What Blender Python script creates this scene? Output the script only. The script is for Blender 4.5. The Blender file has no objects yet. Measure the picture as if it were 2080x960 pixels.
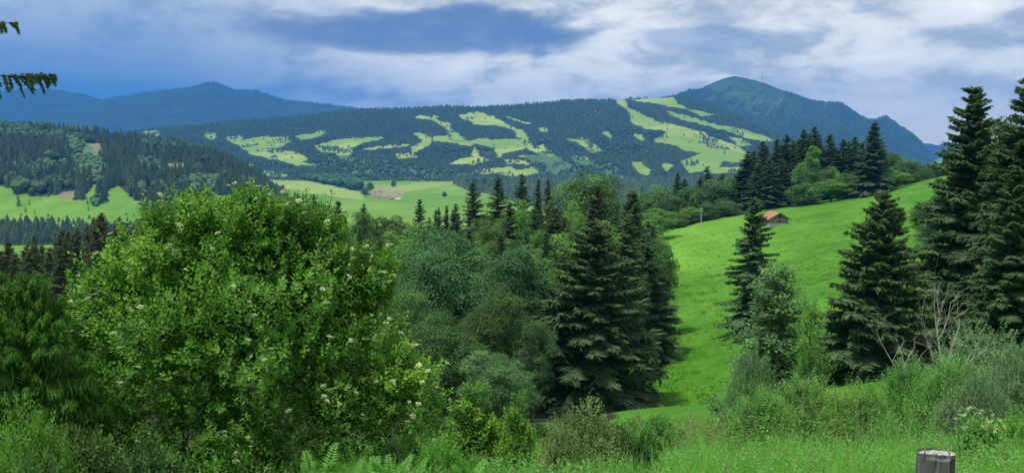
import bpy, math, random
import numpy as np
from mathutils import Vector

SC = bpy.context.scene
COL = SC.collection
PI = math.pi
rad = math.radians

# ------------------------------------------------------------------ camera, sky, sun, exposure
F = 1800.0                       # focal length in photo pixels (photo is 2080 x 960)
PITCH = math.atan(180.0 / F)     # horizon lies 180 px above the middle
cam_d = bpy.data.cameras.new('camera')
cam_d.sensor_width = 36.0
cam_d.lens = 36.0 * F / 2080.0
cam_d.clip_start = 0.1
cam_d.clip_end = 60000.0
cam = bpy.data.objects.new('camera', cam_d)
COL.objects.link(cam)
cam.location = (0, 0, 0)         # eye at the origin, the ground lies below it
cam.rotation_euler = (PI / 2 - PITCH, 0, 0)
SC.camera = cam

SUN_DIR = Vector((-0.34, -0.20, 0.90)).normalized()
SUN_EL = math.asin(SUN_DIR.z)
SUN_ROT = math.atan2(SUN_DIR.x, SUN_DIR.y)
sun_d = bpy.data.lights.new('sun', 'SUN')
sun_d.energy = 3.2
sun_d.angle = rad(9)
sun_d.color = (1.0, 0.95, 0.86)
sun = bpy.data.objects.new('sun', sun_d)
COL.objects.link(sun)
sun.rotation_euler = (-SUN_DIR).to_track_quat('-Z', 'Y').to_euler()

SC.view_settings.view_transform = 'Standard'
SC.view_settings.look = 'None'
SC.view_settings.exposure = 0.5
SC.view_settings.gamma = 1.0
SC.view_settings.use_curve_mapping = False
SC.cycles.use_denoising = True
SC.cycles.max_bounces = 5
SC.cycles.diffuse_bounces = 4
SC.cycles.transmission_bounces = 3
SC.cycles.transparent_max_bounces = 4
SC.cycles.volume_bounces = 0
SC.cycles.use_adaptive_sampling = True
SC.cycles.adaptive_threshold = 0.02


class NT:
    """small helper for writing node trees"""
    def __init__(self, tree):
        self.t = tree
        tree.nodes.clear()

    def n(self, typ, **kw):
        nd = self.t.nodes.new(typ)
        for k, v in kw.items():
            if k.startswith('i_'):
                key = k[2:]
                key = int(key) if key.isdigit() else key.replace('_', ' ')
                self.put(nd.inputs[key], v)
            else:
                setattr(nd, k, v)
        return nd

    def put(self, sock, v):
        if isinstance(v, bpy.types.NodeSocket):
            self.t.links.new(v, sock)
        elif isinstance(v, bpy.types.Node):
            self.t.links.new(v.outputs[0], sock)
        else:
            if sock.type == 'RGBA' and len(v) == 3:
                v = (*v, 1.0)
            sock.default_value = v

    def m(self, op, a, b=None, c=None, clamp=False):
        nd = self.t.nodes.new('ShaderNodeMath')
        nd.operation = op
        nd.use_clamp = clamp
        for i, v in enumerate((a, b, c)):
            if v is not None:
                self.put(nd.inputs[i], v)
        return nd.outputs[0]

    def mix(self, f, a, b, blend='MIX'):
        nd = self.t.nodes.new('ShaderNodeMix')
        nd.data_type = 'RGBA'
        nd.blend_type = blend
        self.put(nd.inputs[0], f)
        self.put(nd.inputs[6], a)
        self.put(nd.inputs[7], b)
        return nd.outputs[2]

    def step(self, x, a, b):
        nd = self.t.nodes.new('ShaderNodeMapRange')
        nd.interpolation_type = 'SMOOTHSTEP'
        self.put(nd.inputs[0], x)
        nd.inputs[1].default_value = a
        nd.inputs[2].default_value = b
        return nd.outputs[0]

    def noise(self, vec, scale, detail=4, rough=0.55, dist=0.0):
        nd = self.t.nodes.new('ShaderNodeTexNoise')
        if vec is not None:
            self.put(nd.inputs['Vector'], vec)
        nd.inputs['Scale'].default_value = scale
        nd.inputs['Detail'].default_value = detail
        nd.inputs['Roughness'].default_value = rough
        nd.inputs['Distortion'].default_value = dist
        return nd.outputs[0]

    def xyz(self, x, y, z):
        nd = self.t.nodes.new('ShaderNodeCombineXYZ')
        for i, v in enumerate((x, y, z)):
            self.put(nd.inputs[i], v)
        return nd.outputs[0]


def build_world():
    w = bpy.data.worlds.new('World')
    SC.world = w
    w.use_nodes = True
    g = NT(w.node_tree)
    STR = 0.1
    sky = g.n('ShaderNodeTexSky', sky_type='NISHITA', sun_disc=False, sun_elevation=SUN_EL,
              sun_rotation=SUN_ROT, altitude=900.0, air_density=1.0, dust_density=1.5, ozone_density=1.0)
    tc = g.n('ShaderNodeTexCoord')
    sep = g.n('ShaderNodeSeparateXYZ', i_0=tc.outputs['Generated'])
    x, y, z = sep.outputs
    zz = g.m('ADD', g.m('ABSOLUTE', z), 0.21)
    # a layer of cloud overhead: direction projected onto a level plane
    px = g.m('DIVIDE', x, zz)
    py = g.m('DIVIDE', y, zz)
    pv = g.xyz(px, py, 0.0)
    n1 = g.noise(pv, 2.0, 8, 0.58, 0.3)
    n2 = g.noise(g.xyz(x, y, g.m('MULTIPLY', z, 2.3)), 12.0, 9, 0.60, 0.35)
    nb = g.noise(g.xyz(px, py, 9.0), 0.33, 3, 0.5)
    cover = g.m('ADD', g.m('MULTIPLY', n1, 0.45), g.m('MULTIPLY', n2, 0.55))
    lightness = g.step(g.m('ADD', cover, g.m('MULTIPLY', g.m('SUBTRACT', nb, 0.5), 0.25)), 0.395, 0.56)
    # thin bright breaks
    breaks = g.step(g.m('ADD', g.m('MULTIPLY', n2, 0.6), g.m('MULTIPLY', n1, 0.4)), 0.56, 0.68)
    # the storm front that fills the west half (towards -x)
    warp = g.m('MULTIPLY', g.m('SUBTRACT', nb, 0.5), 0.35)
    storm = g.step(g.m('ADD', g.m('MULTIPLY', x, -1.0), warp), -0.02, 0.42)
    low = g.m('SUBTRACT', 1.0, g.step(z, 0.02, 0.22))
    stormk = g.m('MULTIPLY', storm, g.m('ADD', 0.55, g.m('MULTIPLY', low, 0.45)), clamp=True)
    K = 1.0 / STR
    dark = tuple(K * v for v in (0.36, 0.41, 0.45))
    lite = tuple(K * v for v in (0.82, 0.82, 0.75))
    brk = tuple(K * v for v in (1.0, 0.99, 0.92))
    stc = tuple(K * v for v in (0.052, 0.165, 0.37))
    stl = tuple(K * v for v in (0.21, 0.31, 0.49))
    c = g.mix(lightness, dark, lite)
    c = g.mix(g.m('MULTIPLY', breaks, 0.7), c, brk)
    sc_ = g.mix(g.step(g.m('ADD', z, g.m('MULTIPLY', g.m('SUBTRACT', n1, 0.5), 0.12)), 0.04, 0.20), stc, stl)
    c = g.mix(stormk, c, sc_)
    # the long dark cloud bank ahead
    yy = g.m('MAXIMUM', y, 0.05)
    u = g.m('DIVIDE', x, yy)
    v = g.m('DIVIDE', z, yy)
    wx = g.m('MULTIPLY', g.m('SUBTRACT', n2, 0.5), 0.16)
    wv = g.m('MULTIPLY', g.m('SUBTRACT', n1, 0.5), 0.055)

    def bank(cu, cv, ru, rv, tilt=0.0, soft=(0.35, 1.25)):
        du = g.m('DIVIDE', g.m('ADD', g.m('SUBTRACT', u, cu), wx), ru)
        dv = g.m('DIVIDE', g.m('ADD', g.m('ADD', g.m('SUBTRACT', v, cv), wv),
                                 g.m('MULTIPLY', g.m('SUBTRACT', u, cu), tilt)), rv)
        d = g.m('ADD', g.m('MULTIPLY', du, du), g.m('MULTIPLY', dv, dv))
        return g.m('SUBTRACT', 1.0, g.step(d, *soft))
    b1 = bank(-0.105, 0.128, 0.21, 0.026, 0.03)
    c = g.mix(g.m('MULTIPLY', b1, 0.85), c, tuple(K * v_ for v_ in (0.075, 0.14, 0.30)))
    b2 = bank(0.21, 0.118, 0.07, 0.020, 0.1)
    c = g.mix(g.m('MULTIPLY', b2, 0.6), c, tuple(K * v_ for v_ in (0.23, 0.30, 0.46)))
    # thin bright cloud lies low in the east half
    hz = g.m('MULTIPLY', g.m('SUBTRACT', 1.0, g.step(g.m('ABSOLUTE', z), 0.0, 0.10)), g.step(x, -0.05, 0.30))
    c = g.mix(g.m('MULTIPLY', hz, 0.75), c, tuple(K * v_ for v_ in (0.98, 0.90, 0.72)))
    # a little of the clear sky shows through
    c = g.mix(0.06, c, sky.outputs[0])
    bg = g.n('ShaderNodeBackground', i_Color=c, i_Strength=STR)
    out = g.n('ShaderNodeOutputWorld')
    g.put(out.inputs['Surface'], bg)
    w.cycles.sampling_method = 'MANUAL'
    w.cycles.sample_map_resolution = 512


build_world()

# ------------------------------------------------------------------ geometry helpers
cp, sp = math.cos(PITCH), math.sin(PITCH)


def uw(px, py):
    """photo pixel -> (X/Y, Z/Y) of its line of sight"""
    xc = (np.asarray(px, float) - 1040.0) / F
    yc = (480.0 - np.asarray(py, float)) / F
    d = cp + yc * sp
    return xc / d, (yc * cp - sp) / d


def at(px, py, Y):
    u, w = uw(px, py)
    return float(u * Y), float(Y), float(w * Y)


def pix(X, Y, Z):
    X, Y, Z = (np.asarray(v, float) for v in (X, Y, Z))
    dep = Y * cp - Z * sp
    up = Y * sp + Z * cp
    dep = np.where(dep < 1e-6, 1e-6, dep)
    return 1040 + F * X / dep, 480 - F * up / dep


def vnoise(x, y, seed=0):
    x = np.asarray(x, float); y = np.asarray(y, float)
    xi = np.floor(x).astype(np.int64); yi = np.floor(y).astype(np.int64)
    fx = x - xi; fy = y - yi
    fx = fx * fx * (3 - 2 * fx); fy = fy * fy * (3 - 2 * fy)

    def h(a, b):
        n = (a * 374761393 + b * 668265263 + seed * 1442695041) & 0xFFFFFFFF
        n = ((n ^ (n >> 13)) * 1274126177) & 0xFFFFFFFF
        n = n ^ (n >> 16)
        return (n & 0xFFFF) / 65535.0 * 2 - 1
    a = h(xi, yi); b = h(xi + 1, yi); c = h(xi, yi + 1); d = h(xi + 1, yi + 1)
    return (a * (1 - fx) + b * fx) * (1 - fy) + (c * (1 - fx) + d * fx) * fy


def fbm(x, y, o=4, seed=0):
    s = 0; a = 0.5
    for k in range(o):
        s = s + a * vnoise(x * 2 ** k, y * 2 ** k, seed + k * 17)
        a *= 0.5
    return s


def inpoly(px, py, poly):
    px = np.asarray(px, float); py = np.asarray(py, float)
    res = np.zeros(px.shape, bool)
    x0, y0 = poly[-1]
    for x1, y1 in poly:
        if y0 != y1:
            c = ((y1 > py) != (y0 > py)) & (px < (x0 - x1) * (py - y1) / (y0 - y1) + x1)
            res ^= c
        x0, y0 = x1, y1
    return res


def mesh(name, V, T, mats, attrs=None, mi=None, smooth=False):
    """V (n,3) floats, T (m,3) ints -> mesh datablock"""
    V = np.ascontiguousarray(V, np.float32); T = np.ascontiguousarray(T, np.int32)
    me = bpy.data.meshes.new(name)
    me.vertices.add(len(V)); me.vertices.foreach_set('co', V.ravel())
    me.loops.add(T.size); me.loops.foreach_set('vertex_index', T.ravel())
    me.polygons.add(len(T))
    me.polygons.foreach_set('loop_start', np.arange(0, T.size, 3, dtype=np.int32))
    if mi is not None:
        me.polygons.foreach_set('material_index', np.ascontiguousarray(mi, np.int32))
    me.polygons.foreach_set('use_smooth', np.full(len(T), bool(smooth)))
    for k, v in (attrs or {}).items():
        a = me.attributes.new(k, 'FLOAT', 'POINT')
        a.data.foreach_set('value', np.ascontiguousarray(v, np.float32))
    for m_ in (mats if isinstance(mats, (list, tuple)) else [mats]):
        me.materials.append(m_)
    me.update(calc_edges=True)
    me.validate()
    return me


def obj(name, me, parent=None, loc=None, **props):
    o = bpy.data.objects.new(name, me)
    COL.objects.link(o)
    if parent is not None:
        o.parent = parent
    if loc is not None:
        o.location = loc
    for k, v in props.items():
        o[k] = v
    return o


def thing(name, loc, label, category, group=None, rotz=0.0, scale=(1, 1, 1)):
    o = bpy.data.objects.new(name, None)
    o.empty_display_size = 0.2
    COL.objects.link(o)
    o.location = loc
    o.rotation_euler = (0, 0, rotz)
    o.scale = scale
    o['label'] = label
    o['category'] = category
    if group:
        o['group'] = group
    return o


class Geo:
    """collects triangles with per-vertex tint"""
    def __init__(self):
        self.V = []; self.T = []; self.A = []; self.n = 0

    def add(self, V, T, tint=0.5):
        V = np.asarray(V, float).reshape(-1, 3); T = np.asarray(T, int).reshape(-1, 3)
        self.V.append(V); self.T.append(T + self.n); self.n += len(V)
        self.A.append(np.broadcast_to(np.asarray(tint, float), (len(V),)))

    def quads(self, V, Q, tint=0.5):
        Q = np.asarray(Q, int)
        T = np.concatenate([Q[:, [0, 1, 2]], Q[:, [0, 2, 3]]])
        self.add(V, T, tint)

    def box(self, c, s, rot=0.0, tint=0.5):
        c = np.array(c, float); s = np.array(s, float) / 2
        P = np.array([[x, y, z] for z in (-1, 1) for y in (-1, 1) for x in (-1, 1)], float) * s
        if rot:
            cr, sr = math.cos(rot), math.sin(rot)
            P = np.stack([P[:, 0] * cr - P[:, 1] * sr, P[:, 0] * sr + P[:, 1] * cr, P[:, 2]], 1)
        Q = [(0, 2, 3, 1), (4, 5, 7, 6), (0, 1, 5, 4), (2, 6, 7, 3), (0, 4, 6, 2), (1, 3, 7, 5)]
        self.quads(P + c, Q, tint)

    def tube(self, P, R, sides=6, tint=0.5, cap=True):
        P = np.asarray(P, float); R = np.broadcast_to(np.asarray(R, float), (len(P),))
        D = np.gradient(P, axis=0)
        D /= np.linalg.norm(D, axis=1, keepdims=True) + 1e-9
        ref = np.where(np.abs(D[:, 2:3]) > 0.9, np.array([[1.0, 0, 0]]), np.array([[0, 0, 1.0]]))
        A = np.cross(D, ref); A /= np.linalg.norm(A, axis=1, keepdims=True) + 1e-9
        B = np.cross(D, A)
        th = np.arange(sides) / sides * 2 * PI
        V = (P[:, None] + R[:, None, None] * (np.cos(th)[None, :, None] * A[:, None] + np.sin(th)[None, :, None] * B[:, None])).reshape(-1, 3)
        Q = []
        for i in range(len(P) - 1):
            for k in range(sides):
                k2 = (k + 1) % sides
                Q.append((i * sides + k, i * sides + k2, (i + 1) * sides + k2, (i + 1) * sides + k))
        self.quads(V, Q, tint)
        if cap:
            c = np.vstack([P[-1:], V[-sides:]])
            self.add(c, [(0, 1 + k, 1 + (k + 1) % sides) for k in range(sides)], tint)

    def slivers(self, P, D, L, W, S, tint, fold=0.25, mid=0.45):
        """folded pointed leaves: root P, direction D, length L, width W, side vector S"""
        n = len(P)
        if n == 0:
            return
        D = D / (np.linalg.norm(D, axis=1, keepdims=True) + 1e-9)
        S = S - D * (S * D).sum(1, keepdims=True)
        S = S / (np.linalg.norm(S, axis=1, keepdims=True) + 1e-9)
        N = np.cross(D, S)
        L = np.broadcast_to(L, (n,))[:, None]; W = np.broadcast_to(W, (n,))[:, None]
        M = P + D * L * mid
        lift = N * W * fold
        V = np.stack([P, M + S * W / 2 + lift, P + D * L, M - S * W / 2 + lift], 1).reshape(-1, 3)
        b = np.arange(n)[:, None] * 4
        T = np.concatenate([b + np.array([[0, 1, 2]]), b + np.array([[0, 2, 3]])])
        t = np.repeat(np.broadcast_to(np.asarray(tint, float), (n,)), 4)
        self.add(V, T, t)

    def build(self, name, mat, smooth=False):
        return mesh(name, np.vstack(self.V), np.vstack(self.T), mat, {'tint': np.concatenate(self.A)}, smooth=smooth)


# ------------------------------------------------------------------ materials
MATS = {}


def leaf_mat(name, c0, c1, c2=None, transl=0.25, rough=0.5, vary=0.25, hue=0.02, spec=0.12):
    """leaf colour runs c0 -> c1 (-> c2) with the per-leaf tint; each plant varies a little"""
    m = bpy.data.materials.new(name)
    m.use_nodes = True
    g = NT(m.node_tree)
    at_ = g.n('ShaderNodeAttribute', attribute_name='tint')
    ramp = g.n('ShaderNodeValToRGB')
    g.put(ramp.inputs[0], at_.outputs['Fac'])
    ramp.color_ramp.elements[0].color = (*c0, 1)
    ramp.color_ramp.elements[1].color = (*(c2 or c1), 1)
    ramp.color_ramp.elements[0].position = 0.05
    if c2:
        e = ramp.color_ramp.elements.new(0.62); e.color = (*c1, 1)
    oi = g.n('ShaderNodeObjectInfo')
    r = oi.outputs['Random']
    hs = g.n('ShaderNodeHueSaturation', i_Color=ramp.outputs[0])
    g.put(hs.inputs['Hue'], g.m('ADD', 0.5 - hue / 2, g.m('MULTIPLY', r, hue)))
    r2 = g.m('FRACT', g.m('MULTIPLY', r, 7.31))
    g.put(hs.inputs['Value'], g.m('ADD', 1 - vary, g.m('MULTIPLY', r2, 2 * vary)))
    p = g.n('ShaderNodeBsdfPrincipled', i_Roughness=min(1.0, rough + 0.15))
    g.put(p.inputs['Base Color'], hs.outputs[0])
    p.inputs['Specular IOR Level'].default_value = spec
    tr = g.n('ShaderNodeBsdfTranslucent')
    g.put(tr.inputs['Color'], g.mix(1.0, hs.outputs[0], (1.25, 1.45, 0.6), 'MULTIPLY'))
    mx = g.n('ShaderNodeMixShader', i_0=transl)
    g.put(mx.inputs[1], p); g.put(mx.inputs[2], tr)
    out = g.n('ShaderNodeOutputMaterial')
    g.put(out.inputs['Surface'], mx)
    MATS[name] = m
    return m


def plain_mat(name, a, b, scale=8.0, rough=0.8, bump=0.3, stretch=(1, 1, 1), detail=5, bdist=0.02):
    m = bpy.data.materials.new(name)
    m.use_nodes = True
    g = NT(m.node_tree)
    tc = g.n('ShaderNodeTexCoord')
    mp = g.n('ShaderNodeMapping', i_Vector=tc.outputs['Object'])
    mp.inputs['Scale'].default_value = stretch
    n = g.noise(mp.outputs[0], scale, detail, 0.6)
    col = g.mix(g.step(n, 0.3, 0.7), a, b)
    p = g.n('ShaderNodeBsdfPrincipled', i_Roughness=rough)
    g.put(p.inputs['Base Color'], col)
    p.inputs['Specular IOR Level'].default_value = 0.25
    if bump:
        bp = g.n('ShaderNodeBump', i_Strength=bump, i_Distance=bdist)
        g.put(bp.inputs['Height'], n)
        g.put(p.inputs['Normal'], bp)
    out = g.n('ShaderNodeOutputMaterial')
    g.put(out.inputs['Surface'], p)
    MATS[name] = m
    return m


def ground_mat(name, cols, scale, bump=0.0, bdist=0.3, patch=None, fine=None):
    """terrain: the vertex attributes say what grows there: 'cover' 0 = forest floor, 1 = pasture,
    2 = bare soil, 3 = rock, 4 = young growth"""
    m = bpy.data.materials.new(name)
    m.use_nodes = True
    g = NT(m.node_tree)
    tc = g.n('ShaderNodeTexCoord')
    P = tc.outputs['Object']
    n = g.noise(P, scale, 6, 0.6)
    n2 = g.noise(P, scale * 0.13, 4, 0.55)
    k = g.step(n, 0.3, 0.7)
    k2 = g.step(n2, 0.35, 0.65)

    def att(a):
        return g.n('ShaderNodeAttribute', attribute_name=a).outputs['Fac']
    floor = g.mix(k, *cols['floor'])
    past = g.mix(k2, *cols['pasture'])
    past = g.mix(g.m('MULTIPLY', k, 0.7), past, cols.get('tuft', cols['pasture'][0]))
    c = g.mix(att('pasture'), floor, past)
    if 'mown_or_lit' in cols:
        c = g.mix(att('mown_or_lit'), c, g.mix(g.m('MULTIPLY', k, 0.35), cols['mown_or_lit'], cols['pasture'][1]))
    if 'soil' in cols:
        c = g.mix(att('soil'), c, g.mix(k, *cols['soil']))
    if 'rock' in cols:
        c = g.mix(att('rock'), c, g.mix(k, *cols['rock']))
    if 'young' in cols:
        c = g.mix(att('young'), c, g.mix(k, *cols['young']))
    p = g.n('ShaderNodeBsdfPrincipled', i_Roughness=0.9)
    p.inputs['Specular IOR Level'].default_value = 0.1
    g.put(p.inputs['Base Color'], c)
    if bump:
        bp = g.n('ShaderNodeBump', i_Strength=bump, i_Distance=bdist)
        g.put(bp.inputs['Height'], g.m('ADD', n, g.noise(P, scale * 4, 3, 0.6)))
        g.put(p.inputs['Normal'], bp)
    out = g.n('ShaderNodeOutputMaterial')
    g.put(out.inputs['Surface'], p)
    MATS[name] = m
    return m


M_GROUND = ground_mat('meadow grass', dict(
    floor=((0.018, 0.028, 0.010), (0.035, 0.045, 0.018)),
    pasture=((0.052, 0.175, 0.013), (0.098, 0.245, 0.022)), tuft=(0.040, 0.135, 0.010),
    mown_or_lit=(0.140, 0.315, 0.034), soil=((0.20, 0.26, 0.07), (0.26, 0.30, 0.10))), 0.55, 0.6, 0.25)
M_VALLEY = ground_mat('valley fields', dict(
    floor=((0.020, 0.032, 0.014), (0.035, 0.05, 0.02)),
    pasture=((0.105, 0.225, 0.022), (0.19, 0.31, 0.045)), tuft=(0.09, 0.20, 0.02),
    mown_or_lit=(0.27, 0.34, 0.085), soil=((0.26, 0.20, 0.12), (0.32, 0.27, 0.16))), 0.012)
M_HILL = ground_mat('wooded hillside', dict(
    floor=((0.022, 0.035, 0.014), (0.038, 0.055, 0.022)),
    pasture=((0.085, 0.215, 0.022), (0.15, 0.28, 0.035)), tuft=(0.07, 0.18, 0.02),
    soil=((0.22, 0.17, 0.11), (0.15, 0.15, 0.075)), young=((0.055, 0.12, 0.04), (0.09, 0.17, 0.055))), 0.02)
M_RIDGE = ground_mat('ridge slopes', dict(
    floor=((0.018, 0.028, 0.014), (0.03, 0.045, 0.02)),
    pasture=((0.17, 0.28, 0.04), (0.31, 0.39, 0.085)), tuft=(0.135, 0.235, 0.035),
    young=((0.05, 0.10, 0.035), (0.08, 0.14, 0.05))), 0.008)
M_MTN = ground_mat('mountain slopes', dict(
    floor=((0.020, 0.034, 0.018), (0.034, 0.052, 0.026)),
    pasture=((0.036, 0.078, 0.024), (0.085, 0.135, 0.036)), tuft=(0.022, 0.05, 0.018),
    rock=((0.24, 0.24, 0.22), (0.12, 0.15, 0.10))), 0.009)

M_SPRUCE = leaf_mat('spruce needles', (0.046, 0.092, 0.042), (0.088, 0.158, 0.064), (0.140, 0.215, 0.070), 0.25, 0.6, 0.3, 0.02)
M_SPRUCE_B = leaf_mat('brownish spruce needles', (0.044, 0.062, 0.030), (0.090, 0.115, 0.052), (0.14, 0.165, 0.065), 0.14, 0.65, 0.25, 0.02)
M_SPRUCE_L = leaf_mat('fresh spruce needles', (0.03, 0.085, 0.014), (0.08, 0.21, 0.028), (0.16, 0.35, 0.045), 0.2, 0.55, 0.1, 0.01)
M_FAR_SPRUCE = leaf_mat('distant spruce needles', (0.046, 0.086, 0.046), (0.100, 0.155, 0.068), None, 0.0, 0.8, 0.25, 0.02, 0.1)
M_BROAD = leaf_mat('broad leaves', (0.040, 0.090, 0.028), (0.085, 0.185, 0.050), (0.13, 0.26, 0.065), 0.2, 0.5, 0.25, 0.03)
M_BROAD_D = leaf_mat('deep green leaves', (0.046, 0.115, 0.045), (0.095, 0.210, 0.075), (0.15, 0.300, 0.10), 0.16, 0.5, 0.2, 0.02)
M_BROAD_L = leaf_mat('light green leaves', (0.07, 0.16, 0.035), (0.14, 0.29, 0.06), (0.19, 0.36, 0.08), 0.28, 0.5, 0.15, 0.02)
M_GREY = leaf_mat('grey green leaves', (0.085, 0.155, 0.085), (0.16, 0.265, 0.14), (0.24, 0.36, 0.19), 0.32, 0.5, 0.15, 0.015)
M_EDGE = leaf_mat('edge tree leaves', (0.045, 0.105, 0.040), (0.09, 0.20, 0.07), (0.14, 0.28, 0.09), 0.2, 0.5, 0.25, 0.025)
M_SAGE = leaf_mat('sage green leaves', (0.075, 0.15, 0.07), (0.15, 0.275, 0.125), (0.23, 0.38, 0.17), 0.36, 0.5, 0.08, 0.01)
M_FAR_BROAD = leaf_mat('distant broad leaves', (0.04, 0.085, 0.036), (0.09, 0.165, 0.058), None, 0.0, 0.8, 0.25, 0.03, 0.1)
M_BUSH = leaf_mat('glossy bush leaves', (0.040, 0.125, 0.020), (0.105, 0.285, 0.030), (0.25, 0.46, 0.045), 0.34, 0.42, 0.05, 0.01, 0.28)
M_SHRUB = leaf_mat('shrub leaves', (0.07, 0.175, 0.040), (0.145, 0.33, 0.075), (0.23, 0.43, 0.11), 0.28, 0.5, 0.15, 0.02)
M_PALE = leaf_mat('pale shrub leaves', (0.08, 0.14, 0.045), (0.17, 0.27, 0.085), (0.30, 0.40, 0.16), 0.25, 0.55, 0.1, 0.02)
M_GRASS = leaf_mat('grass blades', (0.125, 0.31, 0.06), (0.205, 0.46, 0.10), (0.30, 0.55, 0.16), 0.5, 0.5, 0.0, 0.0)
M_TUFT = leaf_mat('meadow tufts', (0.055, 0.18, 0.015), (0.08, 0.22, 0.02), (0.11, 0.27, 0.025), 0.3, 0.6, 0.0, 0.0)
M_FERN = leaf_mat('fern fronds', (0.06, 0.19, 0.03), (0.11, 0.29, 0.045), (0.17, 0.37, 0.065), 0.30, 0.5, 0.12, 0.015)
M_STRAW = leaf_mat('dry seed heads', (0.22, 0.23, 0.10), (0.32, 0.31, 0.16), (0.40, 0.37, 0.22), 0.2, 0.7, 0.1, 0.01)
M_FLOWER = leaf_mat('cream flowers', (0.34, 0.40, 0.18), (0.50, 0.54, 0.31), (0.62, 0.65, 0.44), 0.2, 0.6, 0.05, 0.01)
M_BARK = plain_mat('grey brown bark', (0.055, 0.045, 0.035), (0.13, 0.11, 0.09), 14.0, 0.9, 0.5, (1, 1, 0.25))
M_PALEBARK = plain_mat('pale dead bark', (0.30, 0.27, 0.22), (0.46, 0.43, 0.37), 18.0, 0.85, 0.3, (1, 1, 0.3))
M_POSTW = plain_mat('weathered post wood', (0.06, 0.062, 0.058), (0.17, 0.17, 0.158), 26.0, 0.85, 0.8, (1, 1, 0.08), 7, 0.01)
M_POSTTOP = plain_mat('bleached end grain', (0.20, 0.20, 0.185), (0.42, 0.42, 0.39), 40.0, 0.8, 0.6, (1, 1, 1), 6, 0.006)
M_NAIL = plain_mat('rusty iron', (0.03, 0.028, 0.026), (0.06, 0.05, 0.045), 60.0, 0.6, 0.2)
M_BOARD = plain_mat('grey barn boards', (0.16, 0.145, 0.125), (0.27, 0.25, 0.225), 1.6, 0.85, 0.5, (6, 6, 0.3), 5, 0.03)
M_PLINTH = plain_mat('limewashed plinth', (0.36, 0.36, 0.33), (0.5, 0.5, 0.47), 1.2, 0.9, 0.2)
M_ROOF = plain_mat('orange clay tiles', (0.27, 0.12, 0.07), (0.38, 0.195, 0.12), 1.8, 0.8, 0.5, (1, 1, 3), 4, 0.04)
M_DARK = plain_mat('dark timber', (0.03, 0.026, 0.022), (0.06, 0.052, 0.045), 3.0, 0.8, 0.2)
M_PLASTER = plain_mat('house plaster', (0.62, 0.58, 0.52), (0.74, 0.71, 0.66), 0.4, 0.9, 0.0)
M_TILE = plain_mat('red roof tiles', (0.22, 0.13, 0.105), (0.32, 0.20, 0.165), 0.5, 0.85, 0.0)
M_STEELR = plain_mat('red mast paint', (0.40, 0.06, 0.05), (0.46, 0.09, 0.07), 0.2, 0.6, 0.0)
M_STEELW = plain_mat('white mast paint', (0.62, 0.62, 0.62), (0.7, 0.7, 0.7), 0.2, 0.6, 0.0)
M_PATH = plain_mat('gravel path', (0.40, 0.37, 0.31), (0.52, 0.48, 0.41), 0.3, 0.95, 0.0)

# ------------------------------------------------------------------ the near ground: slope, meadow, hollow
GP = []                                           # (X, Y, Z) control points
for Y, Z in ((-25, -0.9), (-10, -1.3), (0, -1.7), (3, -2.15), (5, -2.7), (8, -3.45), (10, -4.0), (14, -5.2), (18, -6.4), (25, -8.6)):
    for a in (-1.0, -0.35, 0.3, 1.0):
        GP.append((a * (Y + 30), Y, Z))
for px, py, Y in ((1300, 835, 92), (1440, 800, 96), (1400, 650, 140), (1400, 560, 200), (1400, 470, 310), (1335, 474, 320),
                  (1575, 459, 280), (1500, 446, 330), (1640, 422, 335), (1700, 409, 345), (1770, 396, 350), (1850, 374, 360),
                  (1930, 356, 365), (2080, 330, 370), (1600, 560, 170), (1700, 450, 262), (1880, 425, 265), (1980, 430, 250),
                  (1530, 670, 118), (1800, 560, 150), (2000, 560, 140)):
    GP.append(at(px, py, Y))
for u, Y, Z in ((0.12, 40, -13.2), (0.12, 60, -18.6), (0.42, 40, -12.0), (0.42, 60, -16.2), (0.52, 75, -19.0), (0.8, 60, -14), (0.8, 150, -22), (0.8, 300, -14),
                (-0.1, 40, -14.0), (-0.1, 60, -20.0), (-0.1, 95, -27.5), (-0.5, 40, -15.0), (-0.5, 70, -22.0), (-1, 60, -18), (-1, 150, -36),
                (0.02, 130, -28), (-0.1, 200, -29.5), (0.05, 220, -29), (-0.3, 120, -28.5), (-0.5, 120, -29), (-0.3, 190, -31), (-0.5, 190, -33),
                (-0.1, 300, -46), (-0.3, 300, -52), (-0.6, 300, -56), (0.08, 300, -36), (0.15, 390, -36), (0.22, 395, -31), (0.30, 400, -27), (0.40, 410, -24),
                (0.08, 450, -70), (-0.2, 450, -85), (-0.6, 450, -92), (0.3, 455, -42), (0.42, 455, -33), (0.5, 470, -27), (0.8, 450, -20),
                (0.0, 650, -122), (-0.4, 650, -126), (0.2, 650, -115), (0.38, 650, -80), (0.47, 600, -30), (0.56, 600, -24), (0.9, 600, -30),
                (0.0, 900, -165), (-0.5, 900, -165), (0.3, 900, -160), (0.5, 900, -130), (0.9, 900, -130), (-1, 650, -130), (-1, 900, -165), (-1, 300, -60)):
    GP.append((u * Y, Y, Z))
GP = np.array(GP)


def gab(X, Y):
    Yc = np.maximum(Y, -26.0) + 30.0
    return X / Yc * 1.6, np.log(Yc)


def _phi(r2):
    return 0.5 * r2 * np.log(r2 + 1e-12)


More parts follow.
